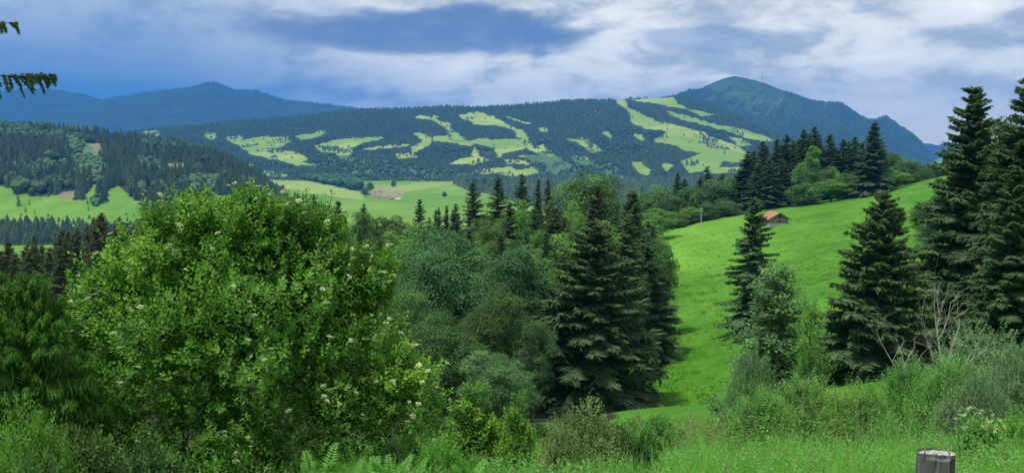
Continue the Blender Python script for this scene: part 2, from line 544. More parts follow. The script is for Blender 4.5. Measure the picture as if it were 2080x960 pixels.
_ga, _gb = gab(GP[:, 0], GP[:, 1])
_n = len(GP)
_A = np.zeros((_n + 3, _n + 3))
_A[:_n, :_n] = _phi((_ga[:, None] - _ga) ** 2 + (_gb[:, None] - _gb) ** 2) + np.eye(_n) * 2e-4
_A[:_n, _n:] = np.stack([np.ones(_n), _ga, _gb], 1)
_A[_n:, :_n] = _A[:_n, _n:].T
_rhs = np.zeros(_n + 3)
_sc = (GP[:, 1] + 40.0)
_rhs[:_n] = GP[:, 2] / _sc                         # interpolate the slope angle, not the height
_w = np.linalg.solve(_A, _rhs)


def ground(X, Y):
    X = np.atleast_1d(np.asarray(X, float)); Y = np.atleast_1d(np.asarray(Y, float))
    a, b = gab(X, Y)
    z = np.zeros(X.shape)
    flat_a, flat_b = a.ravel(), b.ravel()
    out = np.empty(flat_a.shape)
    for s in range(0, len(out), 20000):
        aa = flat_a[s:s + 20000]; bb = flat_b[s:s + 20000]
        K = _phi((aa[:, None] - _ga) ** 2 + (bb[:, None] - _gb) ** 2)
        out[s:s + 20000] = K @ _w[:_n] + _w[_n] + _w[_n + 1] * aa + _w[_n + 2] * bb
    z = out.reshape(X.shape) * (np.maximum(Y, -26) + 40.0)
    rel = np.clip((Y - 2) / 60, 0.03, 1.0)
    return z + rel * (0.35 * fbm(X / 9.0, Y / 9.0, 3, 5) + 1.0 * fbm(X / 45.0, Y / 45.0, 2, 9))


def gz(X, Y):
    return float(ground(X, Y)[0])


MEADOW = [(1255, 900), (1290, 800), (1352, 745), (1366, 640), (1352, 560), (1322, 474), (1420, 452), (1540, 430), (1700, 402),
          (1850, 366), (1945, 345), (2100, 318), (2500, 330), (2500, 1000), (1255, 1000)]


def grid_mesh(name, X, Y, Z, mat, attrs):
    ny, nx = X.shape
    V = np.stack([X, Y, Z], -1).reshape(-1, 3)
    i = np.arange(ny * nx).reshape(ny, nx)
    a, b, c, d = i[:-1, :-1].ravel(), i[:-1, 1:].ravel(), i[1:, 1:].ravel(), i[1:, :-1].ravel()
    T = np.concatenate([np.stack([a, b, c], 1), np.stack([a, c, d], 1)])
    return mesh(name, V, T, mat, {k: v.ravel() for k, v in attrs.items()}, smooth=True)


def build_ground():
    b = np.linspace(math.log(3.0), math.log(930.0), 420)
    Yr = np.exp(b) - 30.0
    a = np.linspace(-1.25, 1.25, 420)
    A, YY = np.meshgrid(a, Yr)
    XX = A * (YY + 30.0)
    Z = ground(XX, YY)
    px, py = pix(XX, YY, Z)
    jx = 10 * fbm(XX / 5, YY / 5, 3, 3)
    mead = (inpoly(px + jx, py, MEADOW) & (YY > 40) & (YY < 380)).astype(float)
    near = ((YY < 48) | ((px > 1250) & (YY < 100))).astype(float)
    past = np.maximum(mead, near)
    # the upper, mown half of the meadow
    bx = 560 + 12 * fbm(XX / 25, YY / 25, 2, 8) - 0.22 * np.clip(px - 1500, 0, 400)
    mown_or_lit = np.clip((bx - py) / 14.0, 0, 1) * mead * np.clip(1.15 - (px - 1300) / 330.0, 0, 1)
    mown_or_lit = mown_or_lit * (0.8 + 0.2 * np.sin(XX / 3.2))
    # the pale strip along the meadow's upper edge
    edge = mead * np.clip(1 - np.abs(YY - 352) / 10.0, 0, 1) * 0.0
    me = grid_mesh('ground', XX, YY, Z, M_GROUND, dict(pasture=past, mown_or_lit=np.maximum(mown_or_lit, 0.7 * np.clip((34 - YY) / 18, 0, 1)), soil=edge))  # near slope: extra brightness painted into the ground colour under the tall grass
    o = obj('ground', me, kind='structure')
    o['label'] = 'grassy slope and bright green hillside meadow'


build_ground()

# ------------------------------------------------------------------ the country beyond
FIELDS = [
    [(500, 283), (541, 277), (584, 278), (589, 288), (575, 297), (559, 300), (519, 302), (500, 305), (486, 296)],
    [(503, 302), (537, 302), (603, 308), (625, 321), (616, 330), (578, 324), (541, 322), (509, 314)],
    [(485, 333), (516, 333), (519, 342), (490, 343)],
    [(641, 296), (675, 285), (719, 280), (775, 277), (778, 282), (744, 288), (719, 299), (694, 305), (688, 311), (650, 308)],
    [(741, 302), (772, 297), (831, 293), (834, 297), (791, 300), (744, 304)],
    [(838, 271), (856, 268), (875, 280), (872, 293), (853, 305), (838, 311), (836, 299), (859, 286)],
    [(844, 236), (863, 235), (888, 243), (909, 249), (919, 264), (938, 274), (944, 286), (919, 286), (909, 264), (897, 253), (872, 244), (847, 239)],
    [(878, 233), (888, 235), (889, 241), (877, 241)],
    [(878, 277), (906, 275), (922, 288), (944, 286), (988, 280), (1012, 292), (1019, 311), (1006, 302), (969, 292), (950, 296), (909, 289), (881, 286)],
    [(933, 233), (969, 227), (1000, 236), (1022, 247), (1047, 259), (1066, 269), (1073, 283), (1084, 301), (1120, 309), (1139, 327), (1160, 334),
     (1128, 349), (1113, 345), (1113, 327), (1098, 312), (1073, 305), (1066, 287), (1051, 280), (1047, 265), (1022, 256), (963, 253), (953, 244), (938, 241)],
    [(1004, 283), (1069, 283), (1069, 301), (1022, 312), (1011, 320), (1000, 290)],
    [(966, 296), (972, 318), (994, 324), (963, 333), (912, 333), (931, 324), (959, 318)],
    [(1022, 234), (1080, 250), (1073, 252), (1033, 240)],
    [(1150, 283), (1182, 280), (1204, 290), (1226, 305), (1204, 309), (1190, 301), (1175, 290)],
    [(1219, 269), (1233, 267), (1248, 280), (1233, 276)],
    [(1284, 272), (1306, 272), (1306, 287), (1292, 280)],
    [(1281, 327), (1303, 332), (1325, 345), (1314, 356), (1299, 352)],
    [(1255, 203), (1274, 203), (1272, 218), (1292, 225), (1310, 236), (1339, 247), (1372, 254), (1419, 265), (1456, 283), (1485, 290), (1522, 312),
     (1522, 334), (1470, 327), (1456, 342), (1401, 352), (1379, 327), (1423, 312), (1387, 305), (1372, 294), (1336, 290), (1328, 283), (1350, 276),
     (1350, 265), (1310, 261), (1284, 250), (1277, 228), (1255, 208)],
    [(1277, 203), (1317, 199), (1365, 197), (1379, 212), (1397, 221), (1357, 216), (1321, 208)],
    [(1350, 223), (1383, 232), (1412, 239), (1445, 250), (1485, 258), (1518, 265), (1549, 276), (1576, 284), (1557, 288), (1518, 280), (1474, 265),
     (1430, 254), (1383, 243), (1361, 232)],
    [(1481, 276), (1510, 282), (1530, 294), (1500, 298)],
    [(413, 271), (430, 268), (442, 276), (432, 284), (416, 281)],
    [(458, 279), (486, 276), (496, 286), (490, 296), (470, 290)],
    [(290, 268), (318, 264), (324, 276), (300, 279)],
    [(380, 300), (430, 303), (440, 308), (400, 308)],
    [(960, 345), (1040, 338), (1052, 346), (985, 354)],
    [(1050, 315), (1100, 318), (1112, 330), (1075, 322)],
    [(600, 276), (640, 270), (650, 262), (664, 268), (640, 280), (610, 284)],
    [(694, 300), (720, 304), (700, 320), (684, 312)], [(430, 316), (470, 318), (490, 330), (440, 326)],
    [(1014, 352), (1085, 340), (1100, 350), (1040, 360)], [(1345, 330), (1372, 336), (1350, 348)], [(1226, 345), (1262, 360), (1280, 372), (1240, 362)],
    [(1395, 222), (1430, 226), (1452, 234), (1425, 236)],
    [(800, 312), (838, 311), (850, 318), (812, 322)], [(1020, 322), (1066, 326), (1080, 334), (1030, 332)], [(560, 322), (616, 330), (650, 336), (600, 336)],
    [(1090, 296), (1104, 292), (1112, 306), (1098, 308)], [(1098, 258), (1112, 262), (1108, 268), (1094, 266)], [(1160, 316), (1192, 320), (1204, 332), (1180, 330)],
    [(1440, 340), (1520, 338), (1510, 350), (1430, 352)], [(520, 345), (560, 350), (600, 356), (560, 358), (515, 352)], [(340, 288), (380, 290), (392, 297), (350, 296)],
]
YOUNG_R = [[(620, 310), (760, 320), (900, 345), (980, 350), (900, 362), (700, 365), (640, 340)],
           [(1190, 224), (1222, 222), (1215, 236), (1188, 235)], [(1060, 310), (1250, 330), (1270, 360), (1100, 355)]]

RIDGE_CREST = [(-300, 300), (120, 290), (250, 271), (320, 262), (400, 256), (480, 247), (560, 242), (640, 234), (700, 225), (760, 223), (830, 221), (900, 217),
               (960, 218), (1030, 215), (1100, 210), (1150, 205), (1230, 204), (1260, 204), (1290, 200), (1340, 200), (1380, 197), (1420, 207),
               (1480, 230), (1540, 257), (1600, 282), (1700, 312), (1900, 335), (2400, 350)]
MTN_CREST = [(1000, 262), (1200, 236), (1300, 209), (1370, 194), (1400, 183), (1425, 181), (1450, 167), (1470, 159.5), (1492, 154.5), (1510, 158),
             (1525, 161), (1548, 167), (1580, 180), (1620, 194), (1650, 205), (1665, 206), (1710, 209), (1725, 220), (1745, 234), (1760, 241),
             (1775, 244), (1800, 236), (1815, 246), (1830, 257), (1850, 269), (1870, 286), (1885, 303), (1895, 319), (1930, 345), (2100, 360)]
FAR_A = [(-400, 176), (0, 186), (60, 179), (110, 182), (170, 191), (212, 204), (260, 212), (400, 220), (700, 235)]
FAR_B = [(-300, 238), (60, 228), (150, 213), (212, 204), (250, 196), (300, 189), (360, 182), (400, 177), (420, 169), (433, 166), (452, 174), (478, 184),
         (520, 184), (545, 192), (575, 203), (620, 208), (670, 213), (712, 219), (780, 226), (950, 245), (1150, 270)]
FAR_R = [(1700, 330), (1840, 300), (1872, 291), (1892, 292), (1905, 296), (1922, 288), (1940, 291), (1980, 300), (2200, 285), (2500, 300)]
HILL_CREST = [(-500, 250), (-100, 254), (0, 258), (60, 262), (100, 265), (150, 272), (200, 276), (280, 287), (350, 299), (420, 314), (480, 336), (520, 358),
              (545, 380), (570, 402), (590, 450), (640, 500), (760, 540)]
HILL_FOOT = [(-500, 465), (0, 462), (80, 458), (160, 445), (250, 440), (350, 440), (450, 435), (560, 430), (640, 432), (760, 445)]
HILL_PAST = [[(-400, 378), (0, 378), (25, 382), (33, 395), (54, 387), (58, 399), (96, 399), (121, 393), (142, 403), (167, 407), (179, 391), (192, 366),
              (196, 411), (221, 411), (217, 387), (238, 376), (258, 391), (287, 420), (300, 445), (250, 470), (-400, 470)],
             [(350, 402), (420, 398), (520, 395), (560, 430), (350, 440)]]
HILL_SOIL = [[(171, 291), (204, 291), (200, 316), (171, 316)], [(333, 332), (375, 332), (379, 353), (337, 355)], [(118, 392), (150, 388), (160, 402), (120, 404)],
             [(8, 332), (38, 328), (40, 340), (10, 341)]]
HILL_YOUNG = [[(42, 337), (137, 328), (139, 353), (37, 351)], [(129, 274), (167, 276), (200, 320), (220, 345), (217, 358), (158, 362), (142, 322)],
              [(200, 420), (185, 350), (205, 345), (190, 420)], [(280, 322), (325, 325), (330, 352), (290, 352)], [(370, 365), (440, 360), (470, 385), (380, 390)]]


def line(poly):
    u, w = uw([p[0] for p in poly], [p[1] for p in poly])
    return u, w


def sheet(name, crest, Yc, foot_z, Yf, mat, nx, nt, u0, u1, bow=0.35, rough=0.0, rs=900.0, back=0.35, drop=0.75, polys=None, label='', seed=0,
          Yc_fn=None, foot=None, Yf_fn=None, gully=0.0):
    """a hillside: foot at distance Yf, crest line at distance Yc, falling away again behind"""
    cu, cw = line(crest)
    us = np.linspace(u0, u1, nx)
    ts = np.concatenate([np.linspace(-0.04, 1, nt), 1 + np.linspace(0, 1, nt // 4)[1:] ** 1.3])
    U, T = np.meshgrid(us, ts)
    yc = Yc + (Yc_fn(U) if Yc_fn else 0)
    yf = Yf + (Yf_fn(U) if Yf_fn else 0)
    W = np.interp(U, cu, cw)
    zc = W * yc
    if foot is not None:
        fu, fw = line(foot)
        zf = np.interp(U, fu, fw) * yf
    else:
        zf = foot_z + 0 * U
    Tf = np.clip(T, -0.04, 1)
    Y = yf + (yc - yf) * Tf
    s = Tf * (1 + bow * (1 - Tf))
    Z = zf + (zc - zf) * s
    X = U * Y
    env = np.clip(Tf, 0, 1) * np.clip(1 - Tf, 0, 1) * 4
    Z = Z + rough * env ** 0.8 * fbm(X / rs, Y / rs + X / rs * 0.3, 5, seed)
    if gully:
        gx = X + 0.35 * (Y - yf) + 160 * fbm(X / 500, Y / 700, 3, seed + 5)
        Z = Z - gully * env ** 0.7 * (1 - np.abs(fbm(gx / 420, Y / 4200, 3, seed + 6)) * 3.2).clip(0, 1)
    b = np.clip(T - 1, 0, 1)
    Y = Y + b * (yc - yf) * back
    X = U * Y
    Z = Z - b ** 1.4 * (zc - zf) * drop
    px, py = pix(X, Y, Z)
    jx = 7 * fbm(px / 12, py / 6, 4, seed + 3); jy = 3.2 * fbm(px / 9, py / 5, 4, seed + 4)
    attrs = {}
    for k in ('pasture', 'soil', 'rock', 'young', 'mown_or_lit'):
        m_ = np.zeros(px.shape)
        for p in (polys or {}).get(k, []):
            m_ = np.maximum(m_, inpoly(px + jx, py + jy, p))
        attrs[k] = m_
    attrs_fn = (polys or {}).get('fn')
    if attrs_fn:
        attrs_fn(attrs, px, py, X, Y, Z)
    me = grid_mesh(name, X, Y, Z, mat, attrs)
    o = obj(name, me, kind='structure')
    o['label'] = label
    front = slice(1, nt)
    return dict(X=X, Y=Y, Z=Z, px=px, py=py, nt=nt, **attrs)


def mtn_attrs(at_, px, py, X, Y, Z):
    n = fbm(px / 17 + py / 40, py / 10, 5, 61)
    top = np.interp(px, [1400, 1440, 1480, 1520, 1560, 1620, 1660], [186, 200, 232, 240, 236, 226, 212])
    at_['pasture'] = np.clip((top - 10 - py) / 18 + n * 4.6 + 0.05, 0, 1) * (px > 1395) * (px < 1680)
    streak = fbm((px + py * 0.55) / 7, py / 40, 4, 63)
    core = np.exp(-(((px - 1555) / 75) ** 2 + ((py - 218) / 30) ** 2))
    at_['rock'] = np.clip(core * 1.1 + streak * 1.3 - 0.8, 0, 1) * 0.6
    core2 = np.exp(-(((px - 1640) / 60) ** 2 + ((py - 245) / 22) ** 2)) + np.exp(-(((px - 1780) / 90) ** 2 + ((py - 300) / 26) ** 2)) * 0.7
    at_['pasture'] = np.maximum(at_['pasture'], np.clip(core2 * 0.9 + streak * 1.2 - 0.75, 0, 1))


def far_attrs(at_, px, py, X, Y, Z):
    n = fbm(px / 30, py / 6, 4, 71)
    at_['pasture'] = np.clip(n * 2.2 - 0.55, 0, 0.8)


VZ = -110.0
RIDGE = sheet('ridge', RIDGE_CREST, 5200, VZ - 4, 3000, M_RIDGE, 760, 260, -0.72, 0.78, 0.15, 75, 1300, 0.5, 0.7,
              dict(pasture=FIELDS, young=YOUNG_R), 'long forested ridge with bright pastures across the valley', 21)
MTN = sheet('mountain', MTN_CREST, 8000, VZ - 60, 5000, M_MTN, 420, 200, -0.03, 0.62, -0.1, 190, 1100, 0.3, 0.8,
            dict(fn=mtn_attrs), 'blue mountain with a grassy summit behind the ridge', 31, gully=75)
sheet('far_mountain', FAR_B, 10600, VZ - 20, 7200, M_MTN, 300, 70, -0.75, 0.1, 0.0, 160, 1500, 0.2, 0.6,
      dict(fn=far_attrs), 'hazy blue mountain with a small pointed summit', 41)
sheet('far_mountain', FAR_A, 11300, VZ - 20, 9000, M_MTN, 200, 40, -0.8, -0.15, 0.0, 120, 1500, 0.15, 0.6,
      dict(fn=far_attrs), 'faint blue mountain shoulder at the far left', 43)
sheet('far_mountain', FAR_R, 11200, VZ - 20, 9000, M_MTN, 160, 40, 0.33, 0.85, 0.0, 120, 1200, 0.15, 0.6,
      dict(fn=far_attrs), 'pale blue peaks beside the tall spruces', 47)
HILL = sheet('wooded_hill', HILL_CREST, 2150, VZ, 1230, M_HILL, 560, 240, -0.86, -0.23, 0.25, 22, 300, 0.5, 0.6,
             dict(pasture=HILL_PAST, soil=HILL_SOIL, young=HILL_YOUNG), 'wooded hill with clearings on the left', 51, foot=HILL_FOOT,
             Yc_fn=lambda U: -350 * np.clip((U + 0.42) / 0.25, 0, 1))

VAL_FOREST = [[(-300, 442), (60, 446), (130, 440), (285, 437), (300, 470), (240, 486), (100, 497), (-300, 500)],
              [(945, 352), (1000, 358), (1060, 352), (1600, 350), (1700, 420), (1250, 440), (1120, 430), (1000, 396), (950, 386), (915, 372)],
              [(510, 345), (560, 348), (640, 352), (700, 362), (735, 380), (728, 388), (650, 372), (600, 362), (520, 352)]]
VAL_SOIL = [[(752, 385), (766, 375), (800, 378), (826, 388), (815, 402), (770, 402), (755, 398)]]
VAL_PALE = [[(530, 355), (600, 362), (655, 374), (735, 391), (740, 405), (690, 402), (600, 385), (535, 380)],
            [(780, 384), (840, 372), (930, 366), (950, 372), (880, 380), (820, 390)]]
VAL_OLIVE = []


def build_valley():
    r = np.concatenate([np.linspace(500, 3300, 300), np.geomspace(3350, 13800, 30)])
    u = np.concatenate([[-1.0, -0.9, -0.8, -0.7], np.linspace(-0.62, 0.62, 520), [0.7, 0.8, 0.9, 1.0]])
    U, Y = np.meshgrid(u, r)
    X = U * Y
    Z = VZ + 5 * fbm(X / 420, Y / 420, 3, 81) + 1.5 * fbm(X / 90, Y / 60, 2, 83)
    # the field left of the village rises gently towards the wood
    px, py = pix(X, Y, Z)
    jx = 6 * fbm(px / 14, py / 8, 3, 84); jy = 1.6 * fbm(px / 10, py / 6, 3, 85)
    at_ = {}
    forest = np.zeros(px.shape, bool)
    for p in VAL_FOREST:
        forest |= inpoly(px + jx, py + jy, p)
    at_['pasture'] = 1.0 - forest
    soil = np.zeros(px.shape, bool)
    for p in VAL_SOIL:
        soil |= inpoly(px + jx, py + jy, p)
    at_['soil'] = soil * np.clip(0.5 + 0.8 * fbm(px / 9, py / 4, 3, 88), 0, 0.8)
    pale = np.zeros(px.shape)
    for k, p in enumerate(VAL_PALE):
        pale = np.maximum(pale, inpoly(px + jx, py + jy, p) * (0.55 if k else 0.7))
    at_['mown_or_lit'] = pale
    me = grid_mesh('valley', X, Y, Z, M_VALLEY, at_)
    o = obj('valley', me, kind='structure')
    o['label'] = 'green valley floor with fields'
    # ground out to the horizon on every side, just under the valley floor
    n = 24
    g1 = np.linspace(-14000, 14000, n)
    XX, YY = np.meshgrid(g1, g1)
    ZZ = VZ - 40 + 0 * XX
    one = np.ones(XX.shape)
    o = obj('terrain', grid_mesh('terrain', XX, YY, ZZ, M_VALLEY, dict(pasture=one, soil=one * 0, mown_or_lit=one * 0)), kind='structure')
    o['label'] = 'low green country reaching to the horizon'
    return dict(X=X, Y=Y, Z=Z, px=px, py=py, forest=forest)


VAL = build_valley()

# ------------------------------------------------------------------ forests too far to count


def far_tree_proto(rng, kind):
    if kind == 'spruce5':
        V, T = [], []
        tiers = ((0.08, 0.23, 0.62), (0.42, 0.15, 1.0))
        for zb, r, zt in tiers:
            b = len(V)
            for k in range(5):
                a = k / 5 * 2 * PI + zb * 3
                V.append((r * math.cos(a), r * math.sin(a), zb))
            V.append((0, 0, zt))
            T += [(b + k, b + (k + 1) % 5, b + 5) for k in range(5)]
    elif kind == 'spruce_mid':
        V, T = [], []
        nt_ = 6
        for i in range(nt_):
            f = i / nt_
            zb = 0.05 + 0.86 * f
            r = 0.20 * (1 - f) ** 0.8 + 0.015
            zt = min(1.0, zb + 0.30 * (1 - 0.5 * f))
            b = len(V)
            m_ = 12
            for k in range(m_):
                a = k / m_ * 2 * PI + i * 1.3
                rr = r * (1.12 if k % 2 else 0.62) * rng.uniform(0.8, 1.15)
                V.append((rr * math.cos(a), rr * math.sin(a), zb + rng.uniform(-0.03, 0.02) - (0.03 if k % 2 else -0.015)))
            V.append((0, 0, zt))
            T += [(b + k, b + (k + 1) % m_, b + m_) for k in range(m_)]
    else:
        V, T = [], []
        nu, nv = (7, 4) if kind == 'round' else (10, 6)
        for j in range(nv + 1):
            ph = -0.45 * PI + 0.95 * PI * j / nv
            for k in range(nu):
                a = 2 * PI * (k + 0.5 * (j % 2)) / nu
                r = 0.38 * math.cos(ph) * rng.uniform(0.78, 1.15)
                V.append((r * math.cos(a), r * math.sin(a), 0.56 + 0.44 * math.sin(ph) * rng.uniform(0.9, 1.08)))
        for j in range(nv):
            for k in range(nu):
                a, b = j * nu + k, j * nu + (k + 1) % nu
                c, d = a + nu, b + nu
                T += [(a, b, d), (a, d, c)]
    return np.array(V, float), np.array(T, int)


def forest(name, P, H, kind, mat, label, seed, wid=1.0):
    rng = np.random.default_rng(seed)
    prng = random.Random(seed)
    protos = [far_tree_proto(prng, kind) for _ in range(5)]
    gz_ = Geo()
    which = rng.integers(0, 5, len(P))
    for w_ in range(5):
        V, T = protos[w_]
        S = which == w_
        p = P[S]; h = H[S]; n = len(p)
        if not n:
            continue
        ang = rng.uniform(0, 2 * PI, n)
        ww = wid * rng.uniform(0.8, 1.25, n)
        c, s = np.cos(ang)[:, None], np.sin(ang)[:, None]
        x = (V[None, :, 0] * c - V[None, :, 1] * s) * (h * ww)[:, None]
        y = (V[None, :, 0] * s + V[None, :, 1] * c) * (h * ww)[:, None]
        z = V[None, :, 2] * h[:, None]
        VV = np.stack([x + p[:, :1], y + p[:, 1:2], z + p[:, 2:3] - 0.5], -1).reshape(-1, 3)
        TT = (np.arange(n)[:, None, None] * len(V) + T[None]).reshape(-1, 3)
        gz_.add(VV, TT, np.repeat(rng.uniform(0, 1, n), len(V)))
    o = obj(name, gz_.build(name, mat, smooth=False), kind='stuff')
    o['label'] = label
    o['category'] = 'forest'
    return o


def scatter_sheet(S, n, seed, tmax=1.03):
    """random points on a hillside sheet, even per screen area"""
    rng = np.random.default_rng(seed)
    ny, nx = S['X'].shape
    nt = S['nt']
    i = rng.uniform(1, min((nt - 1) * tmax, ny - 2), n); j = rng.uniform(0, nx - 1.001, n)
    i0 = i.astype(int); j0 = j.astype(int); fi = i - i0; fj = j - j0

    def smp(k):
        A = S[k].astype(float)
        return (A[i0, j0] * (1 - fi) * (1 - fj) + A[i0 + 1, j0] * fi * (1 - fj) + A[i0, j0 + 1] * (1 - fi) * fj + A[i0 + 1, j0 + 1] * fi * fj)
    return smp, rng


def plant_ridge():
    smp, rng = scatter_sheet(RIDGE, 64000, 5)
    X, Y, Z, past, young = (smp(k) for k in ('X', 'Y', 'Z', 'pasture', 'young'))
    px, py = pix(X, Y, Z)
    H = rng.uniform(10, 19, len(X))
    hp = H / Y * F
    jx = 4 * fbm(px / 14, py / 8, 3, 24)
    cover = np.zeros(len(X), bool)
    for poly in FIELDS:
        cover |= inpoly(px + jx, py - hp * 0.8, poly)
        cover |= inpoly(px + jx, py - hp * 0.35, poly)
        cover |= inpoly(px + 4 + jx, py - hp * 0.6, poly) | inpoly(px - 4 + jx, py - hp * 0.6, poly)
    keep = (px > -60) & (px < 1780) & (past < 0.3) & ~cover & (rng.uniform(0, 1, len(X)) < np.clip(Y / 4300, 0.5, 1))
    dec = (fbm(X / 260, Y / 260, 3, 91) > 0.22) & (py > 255) | (young > 0.5) & (rng.uniform(0, 1, len(X)) < 0.75)
    P = np.stack([X, Y, Z], 1)
    s = keep & ~dec
    forest('forest', P[s], H[s], 'spruce5', M_FAR_SPRUCE, 'dark spruce forest covering the long ridge', 6, 1.25)
    s = keep & dec
    forest('forest', P[s], H[s] * 0.8, 'round', M_FAR_BROAD, 'lighter leafy woods on the lower slopes of the ridge', 7, 1.1)
    # single trees and clumps standing in the pastures
    inn = (past > 0.9) & ((fbm(X / 110, Y / 110, 3, 95) > 0.21) & (rng.uniform(0, 1, len(X)) < 0.8) | (rng.uniform(0, 1, len(X)) < 0.012)) & (py > 225)
    forest('forest', P[inn], H[inn] * 0.8, 'spruce5', M_FAR_SPRUCE, 'scattered trees and copses in the ridge pastures', 8, 1.5)


def plant_mountain():
    smp, rng = scatter_sheet(MTN, 34000, 15)
    X, Y, Z, past, rock = (smp(k) for k in ('X', 'Y', 'Z', 'pasture', 'rock'))
    px, py = pix(X, Y, Z)
    keep = (past < 0.6) & (rock < 0.35) & (px > 1180) & (px < 1930)
    # a few trees along the skyline of the shoulder
    P = np.stack([X, Y, Z], 1)[keep]
    H = rng.uniform(11, 20, len(P))
    forest('forest', P, H, 'spruce5', M_FAR_SPRUCE, 'forest on the flanks of the blue mountain', 16, 1.5)


def plant_far():
    u, w = line(FAR_B)
    rng = np.random.default_rng(33)
    us = rng.uniform(u[1], 0.0, 900)
    P = np.stack([us * 10600, np.full(900, 10590.0), np.interp(us, u, w) * 10600 - 6], 1)
    forest('forest', P, rng.uniform(14, 34, 900), 'spruce5', M_FAR_SPRUCE, 'trees along the crest of the far blue mountain', 34, 1.3)


plant_ridge()
plant_mountain()
plant_far()

# ------------------------------------------------------------------ trees one can tell apart
PROTO = {}


def rnd_perp(rng, D):
    R = rng.normal(size=D.shape)
    return np.cross(D, R)


def spruce_proto(name, seed, H=20.0, R=3.4, nb=230, spr=16, droop=0.55, hang=0.55, low=0.05, taper=0.85, mat=None, ragged=0.25, wf=0.30, tip=0.12, fans=3):
    rng = np.random.default_rng(seed)
    tr = Geo()
    lean = rng.normal(0, 0.012, 2)
    zz = np.linspace(0, H * 0.985, 9)
    r0 = H * 0.0135
    tr.tube(np.stack([zz * lean[0] + 0.05 * np.sin(zz / 4), zz * lean[1], zz], 1), r0 * (1 - zz / H) ** 0.8 + 0.015, 7)
    cr = Geo()
    ks = min(1.0, (H / 20.0) ** 0.85)
    zf = np.linspace(low, 0.985, nb) + rng.normal(0, 0.006, nb)
    zf = np.clip(zf * 0.55 + 0.45 * np.round(zf * 34) / 34 + rng.normal(0, 0.010, nb), low * 0.8, 0.99)
    az = np.arange(nb) * 2.399 + rng.normal(0, 0.35, nb)
    sect = 1 + 0.18 * np.sin(az * 2 + seed) + 0.12 * np.sin(az * 3 + zf * 9)
    Lb = R * (((1 - zf) ** taper) * 0.94 + 0.045) * rng.uniform(1 - ragged, 1 + ragged * 0.6, nb) * sect
    Lb *= np.clip((zf + 0.10) / 0.22, 0.55, 1)
    gaps = rng.uniform(0, 1, nb) < 0.10
    Lb[gaps] *= 0.55
    a0 = -0.12 + 0.85 * zf ** 1.6
    rootsP, D, L, W, S, tint = [], [], [], [], [], []
    up = np.array([0, 0, 1.0])
    for i in range(nb):
        f = np.array([math.cos(az[i]), math.sin(az[i]), 0.0])
        sd = np.array([-f[1], f[0], 0.0])
        l = Lb[i]
        base = np.array([zf[i] * H * lean[0], zf[i] * H * lean[1], zf[i] * H])
        dr = droop * (1 - zf[i]) ** 0.7 * rng.uniform(0.7, 1.25)

        def P(t):
            return base + l * (np.outer(t, f) + np.outer(a0[i] * t - dr * t ** 1.35 + 0.42 * dr * t ** 3, up))
        tt = np.linspace(0, 1, 5)
        tr.tube(P(tt), (0.010 + 0.010 * l) * (1 - tt * 0.85), 3, 0.5, cap=False)
        ns = max(4, int(spr * (0.35 + 0.65 * l / R)))
        t = np.linspace(0.12, 1.0, ns) + rng.normal(0, 0.02, ns)
        q = P(t)
        for sg in (-1, 1):
            ln = (0.16 + 0.34 * (1 - t)) * l * rng.uniform(0.75, 1.2, ns) * np.clip(t * 3.2, 0.5, 1)
            ln = np.clip(ln, 0.22 * ks, 1.6 * R / 3.4)
            fw = rng.uniform(0.35, 0.8, ns)
            for k in range(fans):
                fk = fw + (k - (fans - 1) / 2) * 0.55 + rng.normal(0, 0.1, ns)
                hg = -hang * rng.uniform(0.35, 1.3, ns) - 0.10 * k
                d = fk[:, None] * f + sg * (1.0 - 0.12 * k) * sd + hg[:, None] * up
                rootsP.append(q + rng.normal(0, 0.02, q.shape)); D.append(d)
                lk = ln * rng.uniform(0.7, 1.1, ns)
                L.append(lk); W.append(wf * lk + 0.045 * ks)
                S.append(np.cross(d, up) + rng.normal(0, 0.35, q.shape))
                tint.append(np.clip(0.22 + 0.30 * t + rng.normal(0, 0.14, ns) + 0.08 * (k == 0), 0, 1))
        # twigs that hang straight under the branch
        d = rng.normal(0, 0.22, q.shape) - up * 1.0 + 0.25 * f
        for rep in range(2):
            dj = d + rng.normal(0, 0.25, q.shape)
            lj = (0.14 + 0.20 * (1 - t)) * l * rng.uniform(0.5, 1.2, ns) + 0.16 * ks
            rootsP.append(q + rng.normal(0, 0.05 * l, q.shape) * np.array([1, 1, 0.2])); D.append(dj)
            L.append(lj); W.append(0.20 * lj + 0.03 * ks); S.append(rng.normal(size=q.shape)); tint.append(np.clip(0.2 + 0.3 * t + rng.normal(0, 0.12, ns), 0, 1))
        rootsP.append(q); D.append(d)
        lk = (0.12 + 0.18 * (1 - t)) * l * rng.uniform(0.6, 1.2, ns) + 0.18 * ks
        L.append(lk); W.append(0.22 * lk + 0.03 * ks); S.append(np.tile(f, (ns, 1)) + rng.normal(0, 0.4, q.shape)); tint.append(np.clip(0.15 + 0.3 * t + rng.normal(0, 0.1, ns), 0, 1))
        # leading shoots: this year's paler growth
        ne = 4
        te = np.array([0.80, 0.88, 0.94, 0.97]); qe = P(te)
        d = np.tile(f, (ne, 1)) + rng.normal(0, 0.30, (ne, 3)) + up * (0.10 - 0.25 * dr)
        rootsP.append(qe); D.append(d)
        lk = (tip * l + 0.16 * ks) * rng.uniform(0.7, 1.3, ne)
        L.append(lk); W.append(0.28 * lk + 0.03 * ks); S.append(np.tile(sd, (ne, 1)) + rng.normal(0, 0.3, (ne, 3))); tint.append(np.clip(0.55 + rng.normal(0, 0.22, ne), 0, 1))
    # the leader
    n = 14
    rootsP.append(np.stack([np.full(n, H * lean[0]), np.full(n, H * lean[1]), H * rng.uniform(0.93, 0.985, n)], 1))
